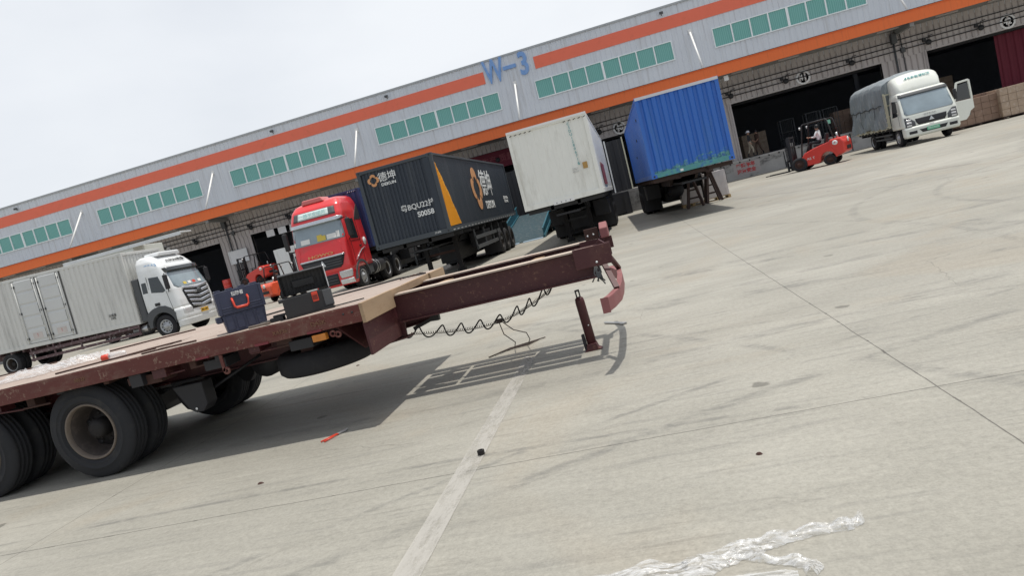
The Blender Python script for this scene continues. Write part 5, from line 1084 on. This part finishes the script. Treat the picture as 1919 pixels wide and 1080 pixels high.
# deck of plates, slightly uneven
xs = [XB, -12.2, -9.7, -7.1, -4.6, XF + .02]
for a, c in zip(xs, xs[1:]):
    m_ = MB(); n = 10; k = 7; vs = []
    for i in range(n + 1):
        for j in range(k + 1):
            x = a + .004 + (c - a - .008) * i / n; y = Y0 + .012 + (Y1 - Y0 - .024) * j / k; vs.append((x, y, ZK + random.uniform(-.0025, .0025)))
    q = k + 1; m_.add(vs, [(i * q + j, (i + 1) * q + j, (i + 1) * q + j + 1, i * q + j + 1) for i in range(n) for j in range(k)], 0, True)
    m_.box(a + .004, c - .004, Y0 + .012, Y1 - .012, ZK - .035, ZK - .008); L(m_, 'deck_plate', m_deck)
for yy, nm in ((Y0, -1), (Y1, 1)):
    m_ = MB(); a, b_ = sorted((yy, yy - nm * .09))
    m_.prism([(yy, ZK - .005), (yy, .895), (yy - nm * .085, .895), (yy - nm * .085, .905), (yy - nm * .012, .905), (yy - nm * .012, ZK - .015), (yy - nm * .085, ZK - .015), (yy - nm * .085, ZK - .005)], 'x', XB, XF); L(m_, 'side_rail', m_rail, .004)
m_ = MB()
for i in range(26): x = XB + .3 + i * .48; m_.box(x, x + .05, Y0 + .09, Y1 - .09, .90, 1.005)
L(m_, 'cross_member', m_rust)
# front boards
m_ = MB(); m_.box(XF + .001, XF + .035, Y0 - .004, 5.98, ZK - .165, ZK + .004); L(m_, 'front_board', m_board, .004)
m_ = MB(); m_.box(XF - .02, XF + .022, 5.982, 7.20, ZK - .075, ZK); L(m_, 'front_board', m_board, .004)
m_ = MB(); m_.box(XF + .001, XF + .045, 7.202, Y1 + .004, ZK - .155, ZK + .004); L(m_, 'front_board', m_board, .004)
# main beams: deep under the deck, shallow neck in front
for yb in (6.05, 6.95):
    w_ = MB(); w_.prism([(XB, .98), (-.40, .98), (-.40, .74), (-2.30, .735), (-2.31, .585), (-2.66, .555), (-2.95, .66), (XB, .66)], 'y', yb - .012, yb + .012); L(w_, 'main_beam', m_redbrown)
    w_ = MB(); w_.box(XF + .05, -.42, yb - .075, yb + .075, .981, .995); L(w_, 'top_flange', m_flange)
    w_ = MB(); w_.box(-2.32, -.42, yb - .075, yb + .075, .722, .7345); w_.box(XB, -2.95, yb - .07, yb + .07, .645, .6595); L(w_, 'bottom_flange', m_redbrown)
    w_ = MB(); w_.bar((-2.28, yb, .578), (-2.66, yb, .548), .16, .014); w_.bar((-2.66, yb, .548), (-2.96, yb, .65), .16, .014); L(w_, 'bottom_flange', m_redbrown)
# neck box side under the near board
w_ = MB(); w_.prism([(-2.36, .89), (-2.36, .60), (-2.66, .565), (-2.78, .72), (-2.78, .89)], 'y', 5.93, 5.955); L(w_, 'neck_plate', m_redbrown)
w_ = MB(); w_.box(-2.365, -2.345, 5.27, 6.03, .60, .878); L(w_, 'neck_plate', m_redbrown)
w_ = MB(); w_.box(-2.365, -2.345, 7.0, 7.7, .74, .89); L(w_, 'neck_plate', m_redbrown)
w_ = MB(); w_.prism([(5.29, .89), (5.93, .89), (5.93, .62), (5.75, .60)], 'x', -2.62, -2.60); L(w_, 'gusset', m_redbrown)
# cross pieces in the neck
for x_, dx in ((-1.05, .10), (-2.05, .14)):
    w_ = MB(); w_.bar((x_ - dx, 6.13, .93), (x_ + dx * .3, 6.87, .93), .10, .045); L(w_, 'neck_cross_member', m_board, .003)
w_ = MB(); w_.bar((-2.32, 6.3, .60), (-2.10, 6.3, .66), .035, .035); w_.bar((-2.12, 6.3, .66), (-2.04, 6.3, .655), .06, .05); L(w_, 'air_coupling', m_black)
for y0_, y1_ in ((6.17, 6.30), (6.35, 6.68), (6.73, 6.85)):
    for a_, c_ in ((-2.30, -1.86), (-1.82, -1.14), (-1.10, -.62)):
        w_ = MB(); w_.box(a_, c_, y0_, y1_, .790, .800); L(w_, 'neck_tray', m_redbrown)
w_ = MB(); w_.box(-2.31, -.6, 6.32, 6.33, .78, .83); L(w_, 'neck_tray', m_redbrown)
# end plates
w_ = MB(); w_.box(-.60, -.27, 5.955, 5.972, .825, 1.005); L(w_, 'end_plate', m_redbrown, .003)
for y_ in (6.128, 6.855): w_ = MB(); w_.box(-.60, -.27, y_, y_ + .017, .88, 1.0); L(w_, 'end_plate', m_redbrown, .003)
w_ = MB(); w_.box(-.53, -.39, 6.855, 6.875, 1.001, 1.115); L(w_, 'end_bracket', m_rust, .003)
for yb in (6.13, 6.84):
    w_ = MB(); w_.bar((-.37, yb, .99), (-.34, yb + .0, 1.02), .1, .06); L(w_, 'end_lug', m_redbrown)
w_ = MB(); w_.prism([(6.76, 1.0), (6.98, 1.0), (6.98, 1.13), (6.90, 1.15), (6.76, 1.10)], 'x', -.37, -.29); L(w_, 'end_lug', m_pink, .01)
w_ = MB(); w_.box(-.40, -.36, 6.146, 6.854, .80, .97); L(w_, 'end_beam', m_redbrown, .003)
for (x_, z_) in ((-.50, 1.075), (-.44, 1.08)):
    w_ = MB(); w_.lathe([(0, -.006), (.009, -.006), (.009, 0)], (x_, 6.853, z_ - .03), 'y', 8); L(w_, 'bolt_hole', m_cabw)
w_ = MB(); w_.lathe([(0, -.004), (.010, -.004), (.010, 0)], (-.41, 5.953, .86), 'y', 8); L(w_, 'bolt_hole', m_cabw)
for yb, ys in ((6.05, 5.80), (6.95, 7.20)):
    w_ = MB(); w_.bar((-.36, yb, .83), (-.285, ys, .62), .045, .03); L(w_, 'hanger_arm', m_redbrown)
w_ = MB()
for i in range(7):
    x_ = -.43 + random.uniform(-.03, .03); w_.tube([(x_, 6.0, .84), (x_ + random.uniform(-.03, .03), 5.99 + random.uniform(-.02, .02), .76), (x_ + random.uniform(-.05, .05), 5.98, .68 + random.uniform(-.03, .03))], .006, 5)
w_.box(-.44, -.40, 5.97, 6.0, .72, .77); L(w_, 'frayed_strap', m_grey)
w_ = MB(); P = [(-.385, 5.40), (-.34, 5.56), (-.29, 5.85), (-.275, 6.2), (-.275, 6.8), (-.29, 7.15), (-.34, 7.44), (-.385, 7.60)]; vs = []
for x_, y_ in P:
    for dx, z_ in ((-.026, .50), (.026, .50), (.026, .615), (-.026, .615)): vs.append((x_ + dx, y_, z_))
w_.add(vs, [(4 * i + j, 4 * i + (j + 1) % 4, 4 * i + 4 + (j + 1) % 4, 4 * i + 4 + j) for i in range(len(P) - 1) for j in range(4)] + [(0, 1, 2, 3), tuple(4 * (len(P) - 1) + j for j in (3, 2, 1, 0))]); L(w_, 'bumper_bar', m_pink, .006)
# wheels
def twheel(x, side):
    yy = 5.46 if side < 0 else 7.54
    w0 = make_wheel(fb, (x - OX, yy - OY, .455), 1, .455, .24, True, m_rim, True, m_rubberd, n=56); w0.rotation_euler = (0, 0, R(-90) if side < 0 else R(90))
for x in (-5.32, -6.66, -8.0):
    twheel(x, -1); twheel(x, 1)
    a = MB(); a.box(x - .06, x + .06, 5.9, 7.1, .40, .52); L(a, 'axle', m_dark)
for y_ in (5.98, 7.0):
    for x in (-5.32, -6.66, -8.0):
        sp_ = MB()
        for q in range(6): sp_.box(x - .50 + q * .05, x + .50 - q * .05, y_ - .035, y_ + .035, .60 - q * .016, .614 - q * .016)
        L(sp_, 'leaf_spring', m_dark)
    for x in (-4.66, -6.0, -7.34):
        sp_ = MB(); sp_.prism([(x - .16, .66), (x + .16, .66), (x + .10, .42), (x + .02, .34), (x - .06, .36), (x - .12, .46)], 'y', y_ - .05, y_ + .05); L(sp_, 'spring_hanger', m_dark, .01)
hg = MB(); hg.prism([(-4.52, .66), (-4.20, .66), (-4.20, .44), (-4.26, .38), (-4.34, .38), (-4.40, .42)], 'y', 5.56, 5.72); hg.lathe([(0, -.005), (.012, -.005)], (-4.32, 5.556, .42), 'y', 10, 1); L(hg, 'spring_hanger', [m_dark, m_text], .01)
# torque rods, brackets, boxes under the rail
rd = MB(); rd.tube([(-4.35, 5.7, .50), (-3.75, 5.9, .74)], .014, 8); L(rd, 'torque_rod', m_dark)
for i in range(22):
    x = -8.6 + i * .30 + random.uniform(-.05, .05)
    if x > -2.9: break
    c_ = MB(); h_ = random.uniform(.04, .12); ww = random.uniform(.04, .16)
    if abs(x + 5.32) < .4 or abs(x + 6.66) < .4 or abs(x + 8.0) < .4: h_ = .03
    c_.box(x, x + ww, 5.27 + random.uniform(0, .12), 5.5, .893 - h_, .893)
    if h_ > .05: c_.tube([(x, 5.33, .86 - h_ / 2), (x + .28, 5.36, .85 - h_ / 2 + random.uniform(-.02, .02))], .011, 6)
    L(c_, 'rail_bracket', [m_rust, m_dark, m_redbrown][i % 3], .004)
for x, mt_ in ((-4.62, m_rust), (-3.1, m_dark), (-3.95, m_dark)):
    c_ = MB(); c_.box(x, x + .22, 5.33, 5.55, .77, .86); L(c_, 'junction_box', mt_, .006)
hk = MB(); hk.box(-3.735, -3.705, 5.26, 5.275, .74, .893); hk.lathe([(.014, 0), (.034, 0), (.034, .015), (.014, .015)], (-3.70, 5.26, .745), 'y', 14); L(hk, 'lashing_ring', m_rail, .002)
hk = MB(); hk.lathe([(.014, 0), (.030, 0), (.030, .012), (.014, .012)], (-2.60, 5.262, .835), 'y', 14); hk.lathe([(.014, 0), (.030, 0), (.030, .012), (.014, .012)], (-2.645, 5.262, .85), 'y', 14); L(hk, 'lashing_ring', m_rail, .002)
am = MB(); am.box(-2.83, -2.705, 5.245, 5.30, .815, .872); L(am, 'marker_lamp', m_amber, .004)
for x in (-2.86, -3.36, -3.95): rf = MB(); rf.box(x, x + .13, 5.243, 5.252, .893, .912); L(rf, 'reflector', m_redrefl)
am = MB(); am.box(-4.72, -4.56, 5.30, 5.36, .80, .868); L(am, 'marker_lamp', m_rust, .004)
for s_, x, sz, ml in (('DASK', -2.74, .050, m_chalk), ('XA736', -3.10, .045, m_chalk), ('38537', -5.15, .045, m_chalk), ('1A', -3.5, .04, m_chalk)):
    text(s_, sz, ml, fb, (x - OX, Y0 - OY - .004, .965), FRONT, 'lettering', .001, .001, sx=1.1)
for i, x in enumerate((-2.42, -2.50)): c_ = MB(); c_.lathe([(0, -.006), (.009, -.006), (.010, 0)], (x, Y0, .99), 'y', 8); L(c_, 'rail_bolt', m_black)
for x in (-3.9, -8.4): q_ = MB(); q_.lathe([(0, 0), (.14, 0), (.15, .03), (.15, .7), (0, .73)], (x, 6.15, .62), 'y', 18); L(q_, 'air_tank', m_dark)  # dark tanks added to block light under the deck
for x in (-6.0, -7.34):
    for y_ in (7.2,): q_ = MB(); q_.box(x - .02, x, y_, y_ + .45, .18, .85); L(q_, 'shade_flap', m_black)  # flaps added on the far side to block light under the deck
q_ = MB(); q_.box(-11.0, -2.95, 6.08, 6.92, .655, .672); L(q_, 'shade_plate', m_dark)  # dark plate added to close the underside against light
# spare tyre slung flat below
st_ = empty_part('spare_wheel', fb, (-3.10 - OX, 5.95 - OY, .60)); 
t_ = MB(); t_.lathe([(.26, -.09), (.34, -.11), (.42, -.105), (.455, -.07), (.46, 0), (.455, .07), (.42, .105), (.34, .11), (.26, .09)], (0, 0, 0), 'z', 48); t_.build('tyre', m_rubber, st_)
t_ = MB(); t_.lathe([(.27, -.09), (.25, -.05), (.12, -.02), (0, -.02)], (0, 0, 0), 'z', 32); t_.build('rim', m_hub, st_)
c_ = MB(); c_.box(-3.16, -3.04, 5.6, 6.4, .705, .74); c_.tube([(-3.10, 5.95, .60), (-3.10, 5.95, .74)], .02, 8); L(c_, 'spare_carrier', m_rust)
# air lines
def sag(t, P):
    k = t * (len(P) - 1); i = min(int(k), len(P) - 2); f_ = k - i
    p0, p1, p2, p3 = (Vector(P[max(0, min(len(P) - 1, i + d))]) for d in (-1, 0, 1, 2))
    return .5 * (2 * p1 + (p2 - p0) * f_ + (2 * p0 - 5 * p1 + 4 * p2 - p3) * f_ ** 2 + (3 * p1 - p0 - 3 * p2 + p3) * f_ ** 3)
YC = 6.4
path = [(-2.48, YC, .56), (-2.35, YC, .535), (-2.1, YC, .495), (-1.9, YC, .47), (-1.7, YC, .46), (-1.49, YC, .468), (-1.30, YC, .51), (-1.16, YC, .56), (-1.0, YC, .63), (-.86, YC, .72)]
c_ = MB(); pts = []
for i in range(900):
    t = i / 899; p = sag(.08 + t * .90, path); a = t * 2 * math.pi * 92; pts.append(p + Vector((0, math.cos(a), math.sin(a))) * .013)
c_.tube(pts, .0035, 4); L(c_, 'coiled_hose', m_rope)
c_ = MB(); pts = []
for i in range(420):
    t = i / 419; p = sag(t, path); a = t * 2 * math.pi * (9.3 if True else 0) + .6; amp = .052 if t < .62 else .055
    pts.append(p + Vector((.02 * math.sin(a), .05 * math.cos(a), amp * math.sin(a) + .012)))
c_.tube(pts, .0075, 6); L(c_, 'coiled_cable', m_black)
c_ = MB(); c_.box(-1.52, -1.47, YC - .03, YC + .03, .455, .49); c_.tube([(-1.50, YC, .46), (-1.50, YC + .08, .32), (-1.50, 6.9, .14), (-1.60, 7.25, .012)], .005, 5)
c_.tube([(-1.47, YC, .46), (-1.40, YC + .1, .34), (-1.33, 6.75, .24), (-1.36, 7.0, .12), (-1.45, 7.25, .012)], .005, 5)
c_.tube([(-1.86, 7.05, .01), (-1.72, 7.2, .012), (-1.60, 7.25, .012), (-1.45, 7.27, .012), (-1.35, 7.45, .01), (-1.5, 7.3, .016), (-1.66, 7.3, .012), (-1.8, 7.1, .012)], .007, 5)
c_.tube([(-1.75, 7.15, .014), (-1.6, 7.32, .014), (-1.42, 7.42, .012), (-1.28, 7.5, .010)], .006, 5); L(c_, 'tie_rope', m_rope)

# ------------------------------------------------------------------ loads and tools on the deck
ZT = ZK + .003
nb = thing('tool_box', 'closed navy tool box with red handle standing on the flatbed edge', 'tool box', (-3.58, 5.56, ZT), R(37))
nb.scale = (.86, .88, 1.02)
b = MB(); b.prism([(-.195, 0), (.195, 0), (.215, .155), (-.215, .155)], 'y', -.13, .13); 
for i in range(4): x = -.15 + i * .1; b.box(x - .035, x + .035, -.137, -.129, .02, .14)
b.build('box_base', m_navy, nb, .012)
b = MB(); b.box(-.275, -.215, -.12, .10, .10, .152); b.build('side_grip', m_navy, nb, .01)
b = MB(); b.prism([(-.225, .157), (.225, .157), (.225, .34), (.205, .365), (-.205, .365), (-.225, .34)], 'y', -.14, .14)
for i in range(3): b.box(-.2, .2, -.147, -.139, .17 + i * .02, .178 + i * .02)
for x in (-.19, -.07, .05, .17): b.box(x - .03, x + .03, -.12, .12, .364, .38)
b.build('lid', m_navy, nb, .014)
for x in (-.215, .215): b = MB(); b.box(x - .016, x + .016, -.148, .148, .16, .36); b.build('lid_edge', m_navy, nb, .006)
b = MB(); b.tube([(-.075, -.143, .285), (-.075, -.168, .262), (-.07, -.172, .215), (-.05, -.174, .20), (.05, -.174, .20), (.07, -.172, .215), (.075, -.168, .262), (.075, -.143, .285)], .0115, 8); b.build('handle', m_redpl, nb)
text('拉驰者', .040, m_text, nb, (-.01, -.143, .322), FRONT, 'lettering', .001, .001)
kb = thing('tool_box', 'open black tool box with raised lid and red latch on the flatbed edge', 'tool box', (-2.93, 5.55, ZT), R(25))
kb.scale = (1.04, .95, 1.05)
b = MB(); W2 = .195
b.box(-W2, W2, -.12, .12, 0, .012); b.box(-W2, W2, -.12, -.108, .012, .165); b.box(-W2, W2, .108, .12, .012, .165); b.box(-W2, -W2 + .012, -.108, .108, .012, .165); b.box(W2 - .012, W2, -.108, .108, .012, .165)
b.box(-W2 - .03, -W2, -.12, .12, .14, .165); b.build('box_base', m_black, kb, .004)
b = MB(); b.box(W2 + .001, W2 + .012, -.11, .11, .02, .16); b.box(W2 - .06, W2 + .012, -.128, -.121, .03, .16); b.build('end_panel', m_grey, kb, .004)
b = MB(); M_ = Matrix.Translation((0, .125, .165)) @ Matrix.Rotation(R(8), 4, 'X')
b.box(-W2, W2, -.002, .012, .012, .20, 0, M_); b.box(-W2, W2, -.055, -.003, .188, .20, 0, M_); b.box(-W2, -W2 + .012, -.055, -.003, .012, .187, 0, M_); b.box(W2 - .012, W2, -.055, -.003, .012, .187, 0, M_)
b.box(-.09, .09, -.03, -.003, .07, .13, 0, M_)
for i in range(12): xx = -.17 + i * .031; b.box(xx, xx + .006, -.012, -.003, .02, .185, 0, M_)
b.build('lid', m_black, kb, .003)
b = MB(); b.box(W2 - .002, W2 + .005, -.058, .012, .012, .203, 0, M_); b.build('lid_edge', m_sign, kb)
b = MB(); b.box(.045, .095, -.130, -.121, .085, .165); b.build('latch', m_redpl, kb, .004); b = MB(); b.box(.05, .09, -.133, -.1305, .10, .14); b.build('latch_inset', pm('latch_dark', (.2, .02, .01), .5), kb)
def small(name, label, cat, mb, mt, loc, rz=0, bevel=.002, group=None):
    o = mb.build(name, mt, None, bevel); o.location = loc; o.rotation_euler = (0, 0, rz); return tag(o, label, cat, group)
b = MB(); b.tube([(0, 0, .014), (.16, .02, .014)], .012, 8); b.box(.15, .21, -.02, .06, .002, .03)
small('hammer', 'dark hammer lying on the deck between the two tool boxes', 'hammer', b, m_dark, (-3.36, 5.42, ZT), R(30))
b = MB(); b.box(-.06, .06, -.03, .03, 0, .035); b.box(-.03, .10, -.02, .02, .036, .055)
small('steel_block', 'dark greasy steel block beside the open black tool box', 'steel block', b, m_dark, (-3.20, 5.45, ZT), R(8))
b = MB(); b.tube([(-.08, 0, .012), (.08, .01, .012)], .011, 8); b.box(.08, .11, -.02, .03, 0, .02)
small('wrench', 'small brassy wrench in front of the navy tool box', 'wrench', b, m_rim, (-3.33, 5.32, ZT), R(4))
b = MB(); b.tube([(-.1, 0, .008), (.1, .01, .008)], .006, 6); small('screwdriver', 'pale thin screwdriver lying behind the two tool boxes', 'screwdriver', b, m_paper, (-3.30, 5.95, ZT), R(-4))
b = MB(); b.tube([(0, 0, .02), (.3, .35, .08), (.5, .5, .02)], .015, 6)
for i, (p0, p1, l_) in enumerate((((-6.4, 7.0), (-5.3, 7.2), 'long rusty rod along the far deck edge, nearest the plastic sheet'), ((-5.55, 5.42), (-4.6, 5.62), 'short rusty rod beside the drink bottle on the deck'), ((-5.0, 5.56), (-4.45, 5.80), 'rusty rod lying just past the drink bottle'), ((-8.8, 7.4), (-7.6, 7.5), 'rusty rod along the far deck edge behind the plastic sheet'), ((-4.5, 5.31), (-3.95, 5.33), 'thin rusty rod on the near deck edge by the navy tool box'))):
    b = MB(); dx, dy = p1[0] - p0[0], p1[1] - p0[1]; b.tube([(0, 0, .010), (dx * .5, dy * .5 + .01, .012), (dx, dy, .010)], .009, 6); small('steel_rod', l_, 'steel rod', b, m_rust, (p0[0], p0[1], ZT), 0, 0, 'steel rods on the flatbed deck')
b = MB(); b.tube([(-.9, -.2, .01), (-.5, .35, .012), (-.2, .5, .01), (.25, .62, .012), (.6, .66, .02), (.9, .7, .01)], .010, 6); small('black_cable', 'long black cable snaking from the open tool box to the deck corner', 'cable', b, m_black, (-3.25, 6.5, ZT), 0, 0)
b = MB(); b.tube([(-.12, -.05, .008), (0, -.02, .010), (.1, .0, .008), (.28, .05, .008)], .006, 6); b.box(-.02, .03, -.03, .0, .0, .018); small('short_cable', 'short black cable with plug on the deck front corner', 'cable', b, m_black, (-2.70, 5.50, ZT), R(8), 0)
b = MB()
for i in range(5): a = i * 1.3; b.tube([(.05 * i, .06 * math.sin(a), .012), (.05 * i + .05, .06 * math.cos(a), .02), (.05 * i + .08, .05 * math.sin(a + 1), .012)], .008, 6)
small('chain_hook', 'rusty chain with hook lying on the far front deck corner', 'chain', b, m_rust, (-2.62, 7.1, ZT), R(40), 0)
bt = thing('drink_bottle', 'clear plastic bottle with red cap lying on the flatbed deck', 'bottle', (-5.13, 5.64, ZT + .035), R(10))
b = MB(); b.lathe([(0, 0), (.034, .005), (.036, .05), (.033, .09), (.036, .12), (.02, .16), (.013, .17)], (0, 0, 0), 'x', 18); b.build('bottle_body', m_film, bt)
b = MB(); b.lathe([(.015, 0), (.030, -.01), (.030, -.07), (0, -.075)], (0, 0, 0), 'x', 16); b.build('cap', m_redpl, bt)

def sheet(name, label, cat, path, mt, loc, seed, nx=40, ny=14, amp=.03, zlift=.02):
    """crumpled film: path = (x, y, halfwidth)"""
    rnd = random.Random(seed); m_ = MB(); vs = []; P = path
    for i in range(nx + 1):
        t = i / nx * (len(P) - 1); k = min(int(t), len(P) - 2); f_ = t - k; x = P[k][0] + (P[k + 1][0] - P[k][0]) * f_; y = P[k][1] + (P[k + 1][1] - P[k][1]) * f_; hw_ = P[k][2] + (P[k + 1][2] - P[k][2]) * f_
        d = Vector((P[k + 1][0] - P[k][0], P[k + 1][1] - P[k][1])).normalized(); nrm = Vector((-d.y, d.x))
        for j in range(ny + 1):
            s_ = 2 * j / ny - 1; wob = 1 + rnd.uniform(-.10, .10)
            z = zlift * (1 - s_ * s_) * (.75 + .35 * math.sin(i * .31 + seed)) + amp * (.5 + .5 * math.sin(j * 2.2 + i * .10 + 1.5 * math.sin(i * .07 + seed))) * (.6 + .4 * math.sin(i * .23 + j)) * (1 - abs(s_) ** 3) + rnd.uniform(0, amp * .18) + .003
            wob = 1 + .10 * math.sin(i * .45 + seed + j * .1) + .05 * math.sin(i * 1.3 + j)
            vs.append((x + nrm.x * s_ * hw_ * wob, y + nrm.y * s_ * hw_ * wob, z))
    q = ny + 1; m_.add(vs, [(i * q + j, (i + 1) * q + j, (i + 1) * q + j + 1, i * q + j + 1) for i in range(nx) for j in range(ny)], 0, True)
    o = m_.build(name, mt); o.location = loc; return tag(o, label, cat)
sheet('plastic_sheet', 'crumpled clear plastic film lying on the flatbed deck', 'plastic sheet', [(-6.9, 6.35, .25), (-6.75, 6.25, .34), (-6.55, 6.15, .32), (-6.3, 6.1, .26), (-6.1, 6.15, .16), (-5.95, 6.25, .10), (-5.75, 6.35, .02)], m_film, (0, 0, ZT), 3, 50, 16, .05, .05)
sheet('plastic_film', 'long twisted strip of clear packing film on the ground at the photo bottom', 'plastic film', [(-.62, 2.26, .06), (-.45, 2.36, .10), (-.25, 2.42, .085), (-.10, 2.40, .075), (.02, 2.465, .06), (.14, 2.505, .05), (.23, 2.53, .038), (.33, 2.545, .026), (.43, 2.555, .022), (.50, 2.56, .028), (.56, 2.585, .012)], m_film, (0, 0, 0), 5, 150, 18, .018, .028)
sheet('plastic_film', 'short curled strip of clear packing film branching off the long one', 'plastic film', [(.08, 2.455, .012), (.14, 2.43, .02), (.20, 2.395, .018), (.27, 2.375, .03), (.32, 2.34, .035), (.30, 2.28, .02)], m_film, (0, 0, .002), 9, 60, 10, .014, .020)
sheet('plastic_film', 'low crumpled piece of clear packing film below the curled strip', 'plastic film', [(-.05, 2.29, .02), (.05, 2.31, .03), (.16, 2.31, .032), (.26, 2.30, .02)], m_film, (0, 0, .002), 11, 40, 8, .010, .006)

# ------------------------------------------------------------------ ground items
js = thing('support_leg', 'dark red tubular support leg standing alone before the trailer bumper', 'support leg', (-.665, 6.40, 0)); js.rotation_euler = (R(-1), R(-2.5), 0)
b = MB(); b.lathe([(0, .01), (.045, .01), (.045, .48), (.040, .515), (.022, .53), (0, .53)], (0, 0, 0), 'z', 24); b.build('tube', m_redbrown, js)
b = MB(); b.prism([(-.09, 0), (.09, 0), (.055, .02), (.045, .07), (-.045, .07), (-.06, .02)], 'y', -.055, .055); b.build('foot_plate', m_redbrown, js, .004)
b = MB(); b.box(-.022, -.010, -.012, .012, .52, .585); b.box(.010, .022, -.012, .012, .52, .585); b.box(-.022, .022, -.012, .012, .585, .60); b.build('top_eye', m_dark, js, .002)
b = MB(); b.box(-.078, -.05, -.03, .03, .01, .17); b.build('side_lug', m_dark, js, .006)
b = MB(); b.lathe([(0, -.052), (.008, -.052), (.008, -.045)], (.02, 0, .25), 'y', 8); b.build('grease_nipple', m_steel, js)
pc = thing('bolt_cutter', 'red-handled bolt cutter lying in the trailer shadow', 'bolt cutter', (-2.84, 5.19, 0), math.atan2(.25, .12))
for sy in (-1, 1): b = MB(); b.tube([(-.14, sy * .022, .010), (.03, sy * .008, .012)], .0065, 8); b.build('handle', m_redpl, pc)
b = MB(); b.prism([(.02, -.014), (.10, -.018), (.14, -.006), (.14, .006), (.10, .018), (.02, .014)], 'z', .006, .018); b.build('jaw', m_steel, pc, .002)
b = MB(); b.tube([(-.10, 0, .012), (.10, 0, .012)], .009, 8); b.prism([(.09, -.012), (.13, -.022), (.15, -.01), (.135, 0), (.15, .01), (.13, .022), (.09, .012)], 'z', .004, .018)
small('spanner', 'shiny steel spanner on the ground beyond the support leg', 'spanner', b, m_steel, (-.50, 7.46, .0), R(-50), .001).scale = (1.5, 1.5, 1.2)
b = MB(); b.lathe([(.012, 0), (.024, 0), (.024, .03), (.012, .03), (.012, 0)], (0, 0, 0), 'z', 6, 0, False)
small('hex_nut', 'rusty hexagonal nut lying on the white painted line', 'nut', b, m_hub, (-1.285, 4.07, .005), .4, .001)
for i, (x, y, r_, l_) in enumerate(((-3.05, 4.33, .02, 'small brown dried leaf left of the painted line'), (-4.0, 8.4, .02, 'dark crumb of dirt behind the trailer shadow'), (.32, 3.35, .014, 'small dark stone near the long slab joint'))):
    b = MB(); n = 7; vs = [(r_ * random.uniform(.7, 1.2) * math.cos(a * 2 * math.pi / n) * 1.4, r_ * random.uniform(.7, 1.2) * math.sin(a * 2 * math.pi / n), 0) for a in range(n)]
    vs2 = [(x_ * .5, y_ * .5, .010) for x_, y_, _ in vs]; b.add(vs + vs2, [(k, (k + 1) % n, n + (k + 1) % n, n + k) for k in range(n)] + [tuple(range(n, 2 * n))])
    small('dirt_crumb', l_, 'debris', b, m_rust, (x, y, .001), 0, 0)
